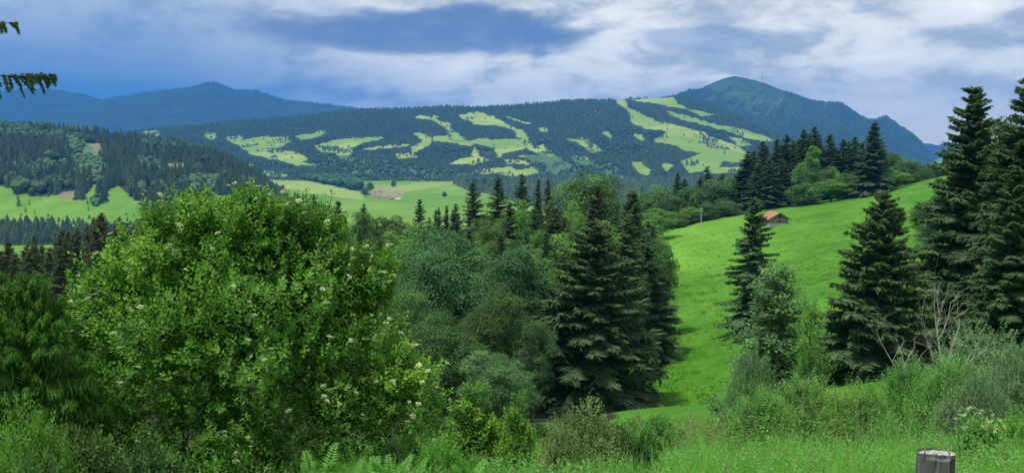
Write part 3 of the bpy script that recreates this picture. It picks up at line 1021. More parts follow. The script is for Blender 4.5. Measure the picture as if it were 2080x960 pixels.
    D.append(rng.normal(0, 0.5, (n, 3)) + up * 0.9); L.append(np.full(n, 0.03 * H) * rng.uniform(0.5, 1.0, n)); W.append(np.full(n, 0.008 * H))
    S.append(rng.normal(size=(n, 3))); tint.append(np.full(n, 0.6))
    cr.slivers(np.vstack(rootsP), np.vstack(D), np.concatenate(L), np.concatenate(W), np.vstack(S), np.concatenate(tint), 0.22, 0.5)
    PROTO[name] = dict(H=H, R=R, lean=True, parts=[('trunk', tr.build(name + '_trunk', M_BARK, True)), ('crown', cr.build(name + '_crown', mat or M_SPRUCE))])


def leaf_cloud(g, rng, C, Rr, n, L, W, up=0.5, shell=(0.72, 1.03), lobe_tint=0.18, base_tint=0.5, under=0.35, droop=0.2):
    """leaves over a set of rounded lobes (centres C, radii Rr (m,3)), most of them near the outside and the upper side"""
    area = (Rr[:, 0] * Rr[:, 1] + Rr[:, 0] * Rr[:, 2] + Rr[:, 1] * Rr[:, 2])
    idx = rng.choice(len(C), n, p=area / area.sum())
    d = rng.normal(size=(n, 3))
    d /= np.linalg.norm(d, axis=1, keepdims=True)
    flip = (d[:, 2] < -0.1) & (rng.uniform(0, 1, n) > under)
    d[flip, 2] *= -1
    bump_ = 1 + 0.16 * np.sin(d[:, 0] * 6 + idx) * np.sin(d[:, 1] * 5 + idx * 2) + 0.1 * np.sin(d[:, 2] * 9 + idx)
    r = rng.uniform(shell[0], shell[1], n) * bump_
    P = C[idx] + d * Rr[idx] * r[:, None]
    N = d * 0.7 + np.array([0, 0, up]) + rng.normal(0, 0.45, (n, 3))
    D = np.cross(N, rng.normal(size=(n, 3)))
    D /= np.linalg.norm(D, axis=1, keepdims=True) + 1e-9
    D = D + d * 0.35 - np.array([0, 0, droop])
    S = np.cross(N, D)
    lt = rng.normal(0, lobe_tint, len(C))
    t = np.clip(base_tint + lt[idx] + rng.normal(0, 0.11, n), 0, 1)
    sc = rng.uniform(0.65, 1.3, n)
    g.slivers(P, D, L * sc, W * sc, S, t, 0.16, 0.5)


def broad_proto(name, seed, H=15.0, R=5.0, mat=None, leaves=15000, leaf=0.34, lobes=46, base=0.16, top=1.0, lobe_r=0.30, cone=0.0, stems=1, up=0.5, lt=0.16):
    rng = np.random.default_rng(seed)
    C, Rr = [], []
    h0, h1 = base * H, top * H
    cz = (h0 + h1) / 2; hz = (h1 - h0) / 2
    for k in range(lobes):
        f = (k + 0.5) / lobes
        zz = 1 - 2 * f                            # spread over a sphere
        a = k * 2.399 + rng.normal(0, 0.3)
        rr = math.sqrt(max(0, 1 - zz * zz))
        q = rng.uniform(0.45, 0.88)
        widen = 1 - cone * (zz * 0.5 + 0.5)
        lr = lobe_r * R * rng.uniform(0.7, 1.25)
        C.append((rr * math.cos(a) * q * (R - lr * 0.5) * widen, rr * math.sin(a) * q * (R - lr * 0.5) * widen, cz + zz * q * 1.08 * (hz - lr * 0.4)))
        Rr.append((lr * 1.1, lr * 1.1, lr * 0.85))
    C = np.array(C); Rr = np.array(Rr)
    C += rng.normal(0, 0.06 * R, C.shape)
    g = Geo()
    leaf_cloud(g, rng, C, Rr, leaves, leaf, leaf * 0.55, up, lobe_tint=lt, droop=0.45)
    t = Geo()
    for s in range(stems):
        off = np.array([rng.normal(0, 0.25), rng.normal(0, 0.25), 0]) * (stems > 1)
        zz = np.linspace(0, H * 0.62, 6)
        ax = np.stack([off[0] * (1 + zz / 3) + 0.1 * np.sin(zz / 2 + s), off[1] * (1 + zz / 3), zz], 1)
        t.tube(ax, H * 0.02 / math.sqrt(stems) * (1 - zz / (H * 0.75)) + 0.02, 7)
        for k in rng.choice(len(C), min(len(C), 14 // stems + 2), replace=False):
            b = ax[rng.integers(2, 5)]
            m_ = (b + C[k]) / 2 + np.array([0, 0, -0.06 * H])
            t.tube(np.array([b, m_ * 0.5 + (b + C[k]) * 0.25, C[k]]), np.array([0.009, 0.006, 0.002]) * H, 4, 0.5, False)
    PROTO[name] = dict(H=H, R=R, parts=[('trunk', t.build(name + '_trunk', M_BARK, True)), ('crown', g.build(name + '_crown', mat))])


for k, (nb_, dr_, hg_, tp_, rg_) in enumerate(((400, 0.60, 0.65, 0.86, 0.36), (360, 0.80, 0.85, 0.72, 0.30), (420, 0.45, 0.5, 0.78, 0.26))):
    spruce_proto('spruce_big_%d' % k, 100 + k, 20, 3.9, nb_, 22, dr_, hg_, 0.03, tp_, M_SPRUCE, rg_, wf=0.21, fans=4)
spruce_proto('spruce_wide_0', 120, 18, 4.9, 400, 23, 0.72, 0.55, 0.02, 0.72, M_SPRUCE, 0.30, tip=0.16, wf=0.21, fans=4)
spruce_proto('spruce_wide_1', 121, 15, 4.3, 420, 22, 0.34, 0.36, 0.02, 0.74, M_SPRUCE, 0.26, tip=0.20, wf=0.21, fans=4)
spruce_proto('spruce_thin_0', 122, 20, 3.4, 260, 18, 0.75, 0.8, 0.03, 0.70, M_SPRUCE, 0.42, wf=0.21, fans=4)
for k in range(3):
    spruce_proto('spruce_mid_%d' % k, 130 + k, 20, 3.2, 230, 13, 0.5, 0.5, 0.05, 0.80, M_SPRUCE, 0.22, fans=3, wf=0.33)
for k in range(2):
    spruce_proto('spruce_brown_%d' % k, 140 + k, 20, 3.3, 230, 13, 0.4, 0.45, 0.08, 0.70, M_SPRUCE_B, 0.28, fans=3, wf=0.32)
for k in range(2):
    spruce_proto('spruce_far_%d' % k, 150 + k, 24, 4.4, 100, 7, 0.5, 0.4, 0.04, 0.82, M_FAR_SPRUCE, 0.22, fans=2, wf=0.6)
broad_proto('broad_0', 200, 15, 5.2, M_BROAD, 15000, 0.34)
broad_proto('broad_1', 201, 16, 4.4, M_BROAD, 14000, 0.32, base=0.10, lobes=52)
broad_proto('deep_0', 202, 17, 6.2, M_BROAD_D, 34000, 0.235, lobes=44, base=0.05, lobe_r=0.29, lt=0.18)
broad_proto('deep_1', 203, 16, 5.0, M_BROAD_D, 27000, 0.225, lobes=36, base=0.05, lobe_r=0.31, lt=0.18)
broad_proto('deep_2', 213, 16, 5.4, M_BROAD, 27000, 0.235, lobes=38, base=0.05, lobe_r=0.30, lt=0.2)
for k in range(2):
    broad_proto('edge_%d' % k, 220 + k, 10, 5.2, M_BROAD if k else M_EDGE, 13000, 0.36, lobes=46, base=-0.12, lobe_r=0.30, lt=0.2)
broad_proto('light_0', 204, 13, 4.0, M_BROAD_L, 12000, 0.30, base=0.08)
broad_proto('light_1', 205, 15, 3.2, M_BROAD_L, 10000, 0.30, base=0.08, cone=0.4)
broad_proto('grey_0', 206, 12, 4.6, M_GREY, 15000, 0.24, base=0.05, lobes=56)
broad_proto('far_broad_0', 207, 14, 5.5, M_FAR_BROAD, 1500, 0.95, lobes=30, base=0.05)
SEEDER = random.Random(77)
COUNT = {}


def plant(proto, name, X, Y, H, label, cat='tree', group=None, wide=1.0, sink=0.15, Z=None, rot=None):
    p = PROTO[proto]
    z = gz(X, Y) if Z is None else Z
    s = H / p['H']
    o = thing(name, (X, Y, z - sink), label, cat, group, SEEDER.uniform(0, 2 * PI) if rot is None else rot, (s * wide, s * wide, s))
    if H > 3:
        o.rotation_euler.x = SEEDER.uniform(-0.025, 0.025)
        o.rotation_euler.y = SEEDER.uniform(-0.025, 0.025)
        o.scale.x *= SEEDER.uniform(0.92, 1.10)
    for nm, me in p['parts']:
        c = obj(nm, me, o)
        if nm in ('seed_heads', 'stems', 'stalks'):
            c['kind'] = 'stuff'
    COUNT[name] = COUNT.get(name, 0) + 1
    return o


def tree(proto, name, px, top, Y, label, wide=1.0, group=None, cat='tree', hmin=3.0, width_px=None):
    """a tree whose tip is seen at (px, top) when it stands Y metres away"""
    X, _, Zt = at(px, top, Y)
    z = gz(X, Y)
    H = max(hmin, Zt - z)
    if width_px:
        p = PROTO[proto]
        wide = (width_px / 2 * Y / F) / (p['R'] * H / p['H'])
    return plant(proto, name, X, Y, H, label, cat, group, wide)


SP = 'spruce_tree'; BT = 'broadleaf_tree'
# right-hand group
tree('spruce_big_0', SP, 1990, 168, 72, 'tallest dark spruce with a thin ragged tip, right of the far blue peaks', 1.35)
tree('spruce_big_1', SP, 2085, 146, 64, 'dark spruce cut off by the right edge of the photo, its tip against the clouds', 1.5)
tree('spruce_big_2', SP, 2078, 330, 54, 'lower drooping spruce at the right edge in front of the tallest spruces', 1.45)
tree('spruce_big_2', SP, 1962, 380, 80, 'brownish spruce standing close to the left foot of the tallest spruce', 0.9)
tree('broad_1', BT, 2040, 205, 92, 'green broadleaf tree showing between the two tallest spruces', width_px=150)
tree('spruce_wide_1', SP, 1788, 386, 60, 'broad bushy spruce with upturned branches in front of the meadow', width_px=285)
tree('spruce_thin_0', SP, 1536, 398, 118, 'slender ragged spruce standing alone on the meadow before the hut', width_px=145)
tree('spruce_mid_1', SP, 1912, 372, 205, 'small dark spruce on the meadow left of the tallest spruces', width_px=101)
tree('broad_0', BT, 1884, 400, 190, 'green leafy tree on the meadow left of the small dark spruce', width_px=70)
tree('deep_1', BT, 1905, 440, 160, 'low bluish green tree below the small dark spruce on the meadow', width_px=90)
# big stand left of the meadow
tree('spruce_wide_0', SP, 1196, 446, 92, 'big spruce with sweeping drooping branches at the lower left edge of the meadow', width_px=320)
tree('spruce_big_0', SP, 1275, 430, 112, 'dark spruce directly behind and right of the big drooping spruce', width_px=190)
tree('spruce_big_1', SP, 1322, 492, 116, 'spruce with jagged branch tips against the lower meadow', width_px=140)
tree('broad_0', BT, 1336, 478, 128, 'rounded green tree bulging onto the left edge of the meadow', width_px=90)
tree('spruce_big_2', SP, 1272, 384, 150, 'pointed dark spruce rising left of the meadow, in front of pale green leafy trees', width_px=150)
tree('spruce_brown_0', SP, 1208, 372, 152, 'brownish spruce just below the large round treetop', width_px=110)
tree('spruce_brown_1', SP, 1130, 418, 150, 'brownish spruce behind the left shoulder of the big drooping spruce', width_px=110)
tree('spruce_mid_0', SP, 1232, 452, 104, 'narrow spruce squeezed between the big drooping spruce and its dark neighbour', width_px=130)
tree('spruce_mid_0', SP, 968, 369, 208, 'leftmost of the dark pointed spruces on the skyline of the middle wood', width_px=101)
tree('spruce_mid_1', SP, 1010, 357, 215, 'broad dark spruce, second from the left on the skyline of the middle wood', width_px=118)
tree('spruce_mid_2', SP, 1063, 351, 220, 'sharp brown tipped spruce in the middle of the skyline row', width_px=89)
tree('spruce_mid_0', SP, 1090, 362, 226, 'thin little spruce right of the sharp brown tipped spruce', width_px=58)
tree('spruce_brown_0', SP, 1117, 362, 210, 'spruce touching the left side of the large round treetop', width_px=60)
tree('broad_0', BT, 1186, 333, 185, 'large round deciduous tree standing highest above the middle wood', width_px=150)
tree('broad_1', BT, 1232, 362, 190, 'smaller rounded tree leaning on the right of the highest round treetop', width_px=85)
tree('spruce_brown_1', SP, 1035, 408, 168, 'brown green spruce behind the smooth round deep green tree', width_px=85)
tree('spruce_mid_2', SP, 1090, 420, 160, 'dark spruce right of the brown green spruce behind the smooth round tree', width_px=116)
tree('light_0', BT, 1060, 400, 185, 'light green tree between the skyline spruces', width_px=70)
tree('light_0', BT, 1165, 402, 176, 'light green tree under the large round treetop', width_px=80)
tree('broad_1', BT, 985, 432, 170, 'olive green tree at the foot of the leftmost skyline spruce', width_px=90)
# deep green trees in the middle
tree('deep_0', BT, 905, 440, 112, 'wide deep green willow like tree right of the big flowering bush', width_px=265)
tree('deep_1', BT, 1045, 460, 104, 'smooth round deep green tree with a bright top, left of the big drooping spruce', width_px=185)
tree('deep_2', BT, 1000, 560, 84, 'dark leafy tree in the hollow under the smooth round tree', width_px=170)
tree('deep_2', BT, 900, 620, 80, 'dark leafy tree low in the hollow beside the flowering bush', width_px=190)
tree('deep_1', BT, 1085, 622, 82, 'bluish green leafy tree touching the left side of the big drooping spruce', width_px=100)
tree('deep_0', BT, 1010, 700, 70, 'lowest dark tree in the hollow behind the bright young saplings', width_px=170)
tree('deep_2', BT, 812, 560, 96, 'dark green tree directly behind the right side of the flowering bush', width_px=150)
tree('light_0', BT, 842, 456, 142, 'fresh bright green tree above the wide willow like tree', width_px=90)
tree('broad_1', BT, 760, 462, 128, 'greyish green tree just right of the flowering bush top', width_px=120)
tree('broad_0', BT, 700, 470, 132, 'dull green tree directly behind the right shoulder of the flowering bush', width_px=120)
tree('broad_0', BT, 800, 428, 190, 'dark rounded tree below the valley village', width_px=110)
tree('broad_1', BT, 735, 420, 196, 'dark rounded tree left below the valley village', width_px=90)
tree('spruce_mid_1', SP, 850, 403, 190, 'pointed spruce standing below the valley fields, right of the village', width_px=89)
tree('spruce_mid_2', SP, 737, 412, 205, 'small dark spruce tip below the village', width_px=65)
tree('spruce_mid_0', SP, 681, 406, 186, 'spruce tip right of two taller ones above the flowering bush', width_px=104)
tree('spruce_mid_1', SP, 641, 392, 190, 'tallest of the three spruce tips above the right half of the flowering bush', width_px=89)
tree('spruce_mid_2', SP, 600, 391, 195, 'leftmost spruce tip above the right half of the flowering bush', width_px=89)
tree('spruce_mid_0', SP, 566, 398, 200, 'spruce tip just showing over the top of the flowering bush', width_px=72)
for px, top in ((880, 424), (893, 420), (905, 416), (918, 424)):
    tree('spruce_mid_%d' % (px % 3), SP, px, top, 235, 'tiny dark spruce tip in a row right of the village', width_px=44, group='row of tiny spruce tips')
tree('spruce_mid_2', SP, 928, 412, 225, 'hazier spruce between the tiny row and the leftmost skyline spruce', width_px=63)
# trees on the far side of the meadow
for px, top, Y, w_, lab in ((1520, 306, 372, 46, 'leftmost dark spruce of the tall stand behind the hut'),
                            (1551, 285, 368, 44, 'dark spruce with a sharp tip above the hut'),
                            (1573, 280, 378, 40, 'slim dark spruce just right of the one above the hut'),
                            (1598, 272, 380, 46, 'dark spruce in the middle of the tall stand, left of the pale green tree'),
                            (1634, 262, 395, 50, 'high dark spruce left of the stand highest tip'),
                            (1656, 256, 398, 48, 'dark spruce with the highest tip of the stand behind the hut'),
                            (1684, 270, 398, 48, 'dark spruce right behind the pale green conical tree'),
                            (1712, 282, 400, 44, 'dark spruce between the pale green tree and the broad dark spruce'),
                            (1740, 276, 402, 44, 'dark treetop close to the left of the broad dark spruce'),
                            (1378, 350, 400, 36, 'dark spruce tip above the leafy trees left of the meadow pole'),
                            (1436, 338, 405, 36, 'dark spruce tip above the leafy trees right of the meadow pole')):
    tree('spruce_mid_%d' % (px % 3), SP, px, top, Y, lab, width_px=w_ * 1.9)
tree('spruce_big_0', SP, 1776, 246, 352, 'broad dark spruce standing alone on the meadow crest', width_px=104)
for px, top, Y, w_, kd, lab in ((1652, 288, 375, 40, 'light_1', 'pale green conical tree in front of the dark stand'),
                                (1622, 328, 365, 46, 'edge_0', 'leafy green tree right of the dark stand behind the hut'),
                                (1638, 366, 352, 74, 'edge_1', 'rounded dark green bushy tree at the meadow edge above the hut'),
                                (1690, 362, 356, 64, 'light_0', 'pale rounded bushy tree at the meadow edge left of the broad spruce'),
                                (1722, 350, 362, 60, 'edge_0', 'leafy tree touching the left foot of the broad dark spruce'),
                                (1688, 330, 385, 50, 'edge_1', 'leafy tree behind the pale rounded bushy tree'),
                                (1822, 344, 352, 56, 'light_0', 'pale green tree right of the broad dark spruce on the crest'),
                                (1842, 318, 380, 60, 'edge_0', 'green tree behind the pale one right of the broad spruce'),
                                (1806, 300, 400, 60, 'edge_1', 'green treetop showing right of the broad dark spruce'),
                                (1870, 330, 420, 46, 'edge_1', 'dark green tree right of the crest trees'),
                                (1340, 372, 400, 70, 'edge_0', 'leafy tree far left of the meadow pole'),
                                (1306, 384, 395, 66, 'edge_1', 'leafy tree behind the pointed spruce left of the meadow'),
                                (1362, 392, 360, 60, 'edge_0', 'rounded leafy tree above the left corner of the meadow'),
                                (1400, 372, 385, 66, 'edge_1', 'dark leafy tree behind the meadow pole'),
                                (1458, 362, 375, 90, 'edge_0', 'large round leafy tree right of the meadow pole'),
                                (1490, 348, 388, 60, 'edge_1', 'leafy tree left of the tall dark stand'),
                                (1480, 404, 348, 50, 'edge_1', 'low green tree at the meadow edge left of the lone slender spruce'),
                                (1438, 410, 345, 46, 'edge_0', 'low rounded tree just right of the meadow pole'),
                                (1405, 418, 342, 50, 'light_0', 'low light green tree just left of the meadow pole'),
                                (1372, 426, 336, 56, 'edge_1', 'low rounded tree at the left corner of the meadow'),
                                (1330, 420, 300, 90, 'light_0', 'pale green leafy tree right of the pointed dark spruce'),
                                (1312, 440, 270, 70, 'light_1', 'pale willow like tree at the upper left corner of the meadow')):
    tree(kd, BT, px, top, Y, lab, width_px=w_ * 1.15)
for px, top, Y in ((1540, 330, 362), (1528, 335, 368), (1565, 320, 360), (1585, 322, 366), (1602, 330, 372), (1505, 345, 372), (1670, 300, 400), (1700, 305, 404), (1726, 300, 405), (1755, 305, 405),
                   (1480, 370, 400), (1420, 360, 402), (1350, 380, 405), (1516, 322, 380), (1536, 306, 384), (1558, 296, 390), (1584, 292, 392), (1610, 284, 396), (1622, 280, 400), (1645, 272, 404),
                   (1668, 278, 405), (1696, 288, 406), (1724, 286, 407), (1750, 288, 408), (1790, 300, 408), (1572, 330, 366), (1612, 335, 372), (1464, 352, 398), (1445, 360, 400), (1395, 362, 404)):
    tree('spruce_mid_%d' % (px % 3), SP, px, top, Y, 'dark spruce packed inside the stand behind the meadow', width_px=74, group='spruces packed inside the stand behind the meadow')
rng_ = random.Random(5)
for k in range(26):
    px = 1872 + k * 4.4 + rng_.uniform(-3, 3)
    top = 332 - (px - 1890) * 0.42 + rng_.uniform(-5, 8)
    kind = 'spruce_mid_%d' % (k % 3) if rng_.random() < 0.7 else 'broad_1'
    tree(kind, SP if 'spruce' in kind else BT, px, top, rng_.uniform(560, 610),
         'hazy dark spruce in the wood beyond the meadow crest' if 'spruce' in kind else 'hazy leafy tree in the wood beyond the meadow crest',
         width_px=26, group='wood beyond the meadow crest', hmin=9)

# the dark stand at the left, behind the flowering bush
LTOP = [(-80, 482), (30, 480), (65, 472), (110, 464), (150, 452), (195, 424), (215, 434), (245, 440), (275, 428), (300, 418), (330, 425), (420, 465)]
rng_ = random.Random(11)
tree('spruce_brown_0', SP, 200, 430, 160, 'tallest dark brownish spruce in the stand left of the flowering bush', width_px=100)
tree('spruce_brown_1', SP, 296, 424, 170, 'dark spruce touching the upper left of the flowering bush', width_px=90)
tree('spruce_brown_1', SP, 66, 492, 160, 'pointed spruce near the left end of the dark brownish stand', width_px=64)
for k in range(72):
    px = rng_.uniform(-60, 360)
    Y = rng_.uniform(115, 195)
    top = np.interp(px, [p[0] for p in LTOP], [p[1] for p in LTOP]) + rng_.uniform(0, 22) + (195 - Y) * 0.28
    tree('spruce_brown_%d' % (k % 2), SP, px, top, Y, 'dark brownish spruce in the dense stand left of the flowering bush', width_px=rng_.uniform(62, 90) * 150 / Y,
         group='dense brownish spruce stand left of the flowering bush')
# fill of the middle wood
CTOP = [(430, 470), (560, 425), (620, 420), (700, 432), (760, 428), (830, 430), (900, 432), (960, 415), (1050, 405), (1130, 395), (1220, 395), (1300, 420), (1345, 470)]
for k in range(118):
    px = rng_.uniform(440, 1325)
    Y = rng_.uniform(118, 240)
    top = np.interp(px, [p[0] for p in CTOP], [p[1] for p in CTOP]) + rng_.uniform(4, 34) + (240 - Y) * 0.34
    if rng_.random() < 0.46:
        tree('spruce_mid_%d' % (k % 3), SP, px, top, Y, 'dark spruce among the mixed trees of the middle wood', width_px=rng_.uniform(60, 85) * 160 / Y, group='mixed trees of the middle wood')
    else:
        kd = rng_.choice(['broad_0', 'broad_1', 'deep_1', 'light_0', 'broad_0'])
        tree(kd, BT, px, top, Y, 'leafy tree among the mixed trees of the middle wood', width_px=rng_.uniform(75, 120) * 160 / Y, group='mixed trees of the middle wood')

# ------------------------------------------------------------------ the wooded hill on the left: front trees one by one, the rest as forest


def plant_hill():
    smp, rng = scatter_sheet(HILL, 16000, 25)
    X, Y, Z, past, soil, young = (smp(k) for k in ('X', 'Y', 'Z', 'pasture', 'soil', 'young'))
    px, py = pix(X, Y, Z)
    r = rng.uniform(0, 1, len(X))
    vis = (px > -120) & (px < 640) & (soil < 0.2)
    wood = vis & (past < 0.2) & (young < 0.4) & (r < 0.42)
    dec = vis & ((young > 0.4) & (r < 0.75))
    P = np.stack([X, Y, Z], 1)
    H = rng.uniform(14, 31, len(X))
    # the front row of each belt: nearest trees become things of their own
    order = np.argsort(np.where(wood & (px > 0) & (px < 560), Y, 1e9))
    front = order[:105]
    for i in front:
        plant('spruce_far_%d' % (i % 2), SP, X[i], Y[i], H[i], 'bluish spruce in the front rows of the wooded hill on the left', 'tree',
              'front spruces of the wooded hill', 0.95, Z=Z[i])
    m_ = wood.copy(); m_[front] = False
    mixed = m_ & (fbm(X / 110, Y / 110, 3, 99) + rng.normal(0, 0.12, len(X)) > 0.17)
    forest('forest', P[m_ & ~mixed], H[m_ & ~mixed], 'spruce_mid', M_FAR_SPRUCE, 'dense spruce forest on the wooded hill at the left', 26, 1.0)
    forest('forest', P[mixed], H[mixed] * 0.72, 'round_big', M_FAR_BROAD, 'leafy patches in the forest of the wooded hill', 27, 1.0)
    forest('forest', P[dec], H[dec] * 0.36, 'round_big', M_FAR_BROAD, 'young bright leafy growth in the clearings of the wooded hill', 28, 1.25)
    for a, b, h in ((38, 418, 24), (50, 430, 12), (62, 412, 9), (72, 435, 8), (208, 412, 26), (180, 415, 12), (180, 425, 8), (255, 438, 7)):
        k = np.argmin((px - a) ** 2 + (py - b) ** 2)
        plant('spruce_far_0', SP, X[k], Y[k], h, 'lone small tree on the light green meadow below the wooded hill', 'tree', 'lone trees on the meadow below the wooded hill', 1.1, Z=Z[k])


plant_hill()


def plant_valley():
    rng = np.random.default_rng(44)
    ny, nx = VAL['X'].shape
    n = 170000
    i = rng.integers(0, 300, n); j = rng.integers(0, nx, n)
    X = VAL['X'][i, j] + rng.uniform(-4, 4, n); Y = VAL['Y'][i, j] + rng.uniform(-4, 4, n); Z = VAL['Z'][i, j]
    px, py = pix(X, Y, Z)
    f = VAL['forest'][i, j]
    P = np.stack([X, Y, Z], 1)
    s = f & (px < 330) & (px > -120) & (rng.uniform(0, 1, n) < 0.14)
    forest('forest', P[s], rng.uniform(11, 20, s.sum()), 'spruce_mid', M_FAR_SPRUCE, 'belt of dark forest on the valley floor below the left meadow', 45, 1.3)
    s = f & (px > 820) & (rng.uniform(0, 1, n) < 0.13)
    forest('forest', P[s], rng.uniform(12, 22, s.sum()), 'spruce5', M_FAR_SPRUCE, 'dark woods at the foot of the ridge behind the middle wood', 47, 1.3)
    s = f & (px > 330) & (px < 820) & (rng.uniform(0, 1, n) < 0.16)
    forest('forest', P[s], rng.uniform(13, 25, s.sum()), 'round_big', M_FAR_BROAD, 'row of rounded leafy trees along the valley field', 46, 1.1)
    # single trees in the valley, each one seen on its own
    for a, b, h, kd, lab in ((575, 383, 13, 'far_broad_0', 'lone dark tree on the valley field left of the village'),
                             (548, 410, 26, 'spruce_far_0', 'dark conifer at the left end of the valley field'),
                             (527, 405, 24, 'spruce_far_1', 'dark conifer left of the valley field edge'),
                             (580, 408, 20, 'far_broad_0', 'round bluish tree above the flowering bush'),
                             (742, 398, 24, 'far_broad_0', 'round dark tree just left of the village'),
                             (733, 388, 24, 'far_broad_0', 'leafy tree behind the left side of the village'),
                             (720, 386, 22, 'far_broad_0', 'leafy tree at the end of the field row'),
                             (752, 388, 26, 'far_broad_0', 'bluish tree behind the village roofs'),
                             (800, 380, 22, 'far_broad_0', 'small tree at the fold above the village'),
                             (903, 400, 14, 'far_broad_0', 'small round tree alone on the right valley field'),
                             (934, 372, 22, 'far_broad_0', 'bluish clump at the right end of the valley field'),
                             (948, 378, 26, 'far_broad_0', 'larger bluish clump right of the valley field'),
                             (965, 380, 28, 'far_broad_0', 'bluish trees behind the leftmost skyline spruce'),
                             (985, 376, 26, 'far_broad_0', 'bluish trees between two skyline spruces')):
        u, w = uw(a, b)
        Y_ = VZ / float(w)
        plant(kd, SP if 'spruce' in kd else BT, float(u) * Y_, Y_, h, lab, Z=VZ - 1.5, wide=1.15)


plant_valley()

# ------------------------------------------------------------------ buildings, mast, pole


def gable_house(name, loc, rot, w, l, h, rise, label, wall_m, roof_m, plinth=None, windows=True, eave=0.5, cat='house', group=None):
    """gable end faces -y before turning; w = width of the gable, l = length"""
    o = thing(name, loc, label, cat, group, rot)
    g = Geo()
    x0, x1, y0, y1 = -w / 2, w / 2, 0.0, l
    b = 0.0 if plinth is None else plinth
    V = [(x0, y0, b), (x1, y0, b), (x1, y1, b), (x0, y1, b), (x0, y0, h), (x1, y0, h), (x1, y1, h), (x0, y1, h), (0, y0, h + rise), (0, y1, h + rise)]
    T = [(0, 1, 5), (0, 5, 4), (4, 5, 8), (2, 3, 7), (2, 7, 6), (7, 9, 6), (1, 2, 6), (1, 6, 5), (3, 0, 4), (3, 4, 7)]
    g.add(V, T)
    obj('wall', g.build('wall', wall_m), o)
    if plinth:
        g = Geo(); g.box((0, l / 2, plinth / 2 - 0.3), (w + 0.12, l + 0.12, plinth + 0.6)); obj('plinth', g.build('plinth', M_PLINTH), o)
    sl = rise / (w / 2)
    t = 0.16
    rf = Geo()
    ex = w / 2 + eave
    for s in (-1, 1):
        a = np.array([(0, y0 - eave, h + rise + 0.05), (s * ex, y0 - eave, h - sl * eave + 0.05), (s * ex, y1 + eave, h - sl * eave + 0.05), (0, y1 + eave, h + rise + 0.05)])
        bq = a + np.array([0, 0, t])
        rf.quads(np.vstack([a, bq]), [(0, 1, 2, 3), (4, 7, 6, 5), (0, 4, 5, 1), (1, 5, 6, 2), (2, 6, 7, 3), (3, 7, 4, 0)])
    r_ = obj('roof', rf.build('roof', roof_m), o)
    return o


def hut():
    X, Y, _ = at(1582, 459, 280)
    z = gz(X, Y) - 0.5
    w, l, h, rise = 5.8, 7.4, 2.5, 1.75
    o = gable_house('field_hut', (X, Y, z + 0.1), rad(3), w, l, h, rise, 'small grey wooden field hut with an orange tiled roof on the meadow', M_BOARD, M_ROOF, 1.0, eave=0.7, cat='hut')
    for dx, dz, sw, sh, nm in ((0.15, 3.15, 0.95, 1.0, 'window'), (0.15, 1.65, 0.8, 0.6, 'window')):
        g = Geo(); g.box((dx, -0.03, dz), (sw, 0.10, sh)); wn = obj(nm, g.build('window', M_DARK), o)
        f = Geo()
        for sx in (-1, 1):
            f.box((dx + sx * (sw / 2 + 0.05), -0.05, dz), (0.1, 0.12, sh + 0.2))
        for sz in (-1, 1):
            f.box((dx, -0.055, dz + sz * (sh / 2 + 0.05)), (sw, 0.12, 0.1))
        obj('frame', f.build('frame', M_BOARD), wn)
    # dark barge boards along the front gable
    for s in (-1, 1):
        g = Geo()
        sl = rise / (w / 2); ex = w / 2 + 0.7
        a = np.array([(0, -0.72, h + rise - 0.12), (s * ex, -0.72, h - sl * 0.7 - 0.12), (s * ex, -0.72, h - sl * 0.7 + 0.2), (0, -0.72, h + rise + 0.2)])
        bq = a + np.array([0, -0.06, 0])
        g.quads(np.vstack([a, bq]), [(0, 1, 2, 3), (4, 7, 6, 5), (0, 4, 5, 1), (1, 5, 6, 2), (2, 6, 7, 3), (3, 7, 4, 0)])
        obj('barge_board', g.build('barge_board', M_DARK), o)
    # low lean-to door on the left side, pale stones under the front right corner
    g = Geo(); g.box((-w / 2 - 0.03, 3.5, 1.2), (0.1, 1.8, 2.2)); obj('door', g.build('door', M_DARK), o)


hut()


def village():
    for px, py, w, l, h, rise, rot, lab in ((762, 397, 15, 24, 6, 5, 80, 'long farmhouse with a pinkish red roof at the left of the village'),
                                            (774, 402, 13, 20, 5, 5, 95, 'farmhouse with a red roof in the front of the village'),
                                            (773, 392, 9, 12, 5, 4, 30, 'white gabled house behind the front farmhouse roofs'),
                                            (790, 403, 10, 15, 5, 4, 70, 'small house with a red roof in the middle of the village'),
                                            (805, 405, 11, 18, 4, 4, 85, 'dark timbered barn at the right end of the village'),
                                            (813, 407, 8, 13, 4, 3, 100, 'low pale shed right of the village barn'),
                                            (735, 394, 9, 13, 5, 4, 20, 'white house among the trees left of the village')):
        u, w_ = uw(px, py)
        Y = VZ / float(w_)
        wm = M_DARK if 'dark' in lab else M_PLASTER
        gable_house('village_house', (float(u) * Y, Y, VZ - 0.5), rad(rot), w * 0.8, l * 0.8, h * 0.85, rise * 0.8, lab, wm, M_TILE if 'pale' not in lab else M_PLINTH, eave=0.9)
    for px, py, lab in ((962, 289, 'tiny farm with a red roof on the upper ridge pasture'), (1198, 288, 'tiny farm on the small pasture in the ridge forest'),
                        (1346, 284, 'tiny hut at the left of the wide ridge pasture'), (1452, 300, 'tiny hut in the middle of the wide ridge pasture')):
        k = np.argmin((RIDGE['px'] - px) ** 2 + (RIDGE['py'] - py) ** 2)
        X, Y, Z = (RIDGE[c].ravel()[k] for c in 'XYZ')
        gable_house('alpine_farm', (X, Y, Z - 2), rad(70), 10, 18, 6, 5, lab, M_PLASTER, M_TILE, eave=1.0)


village()


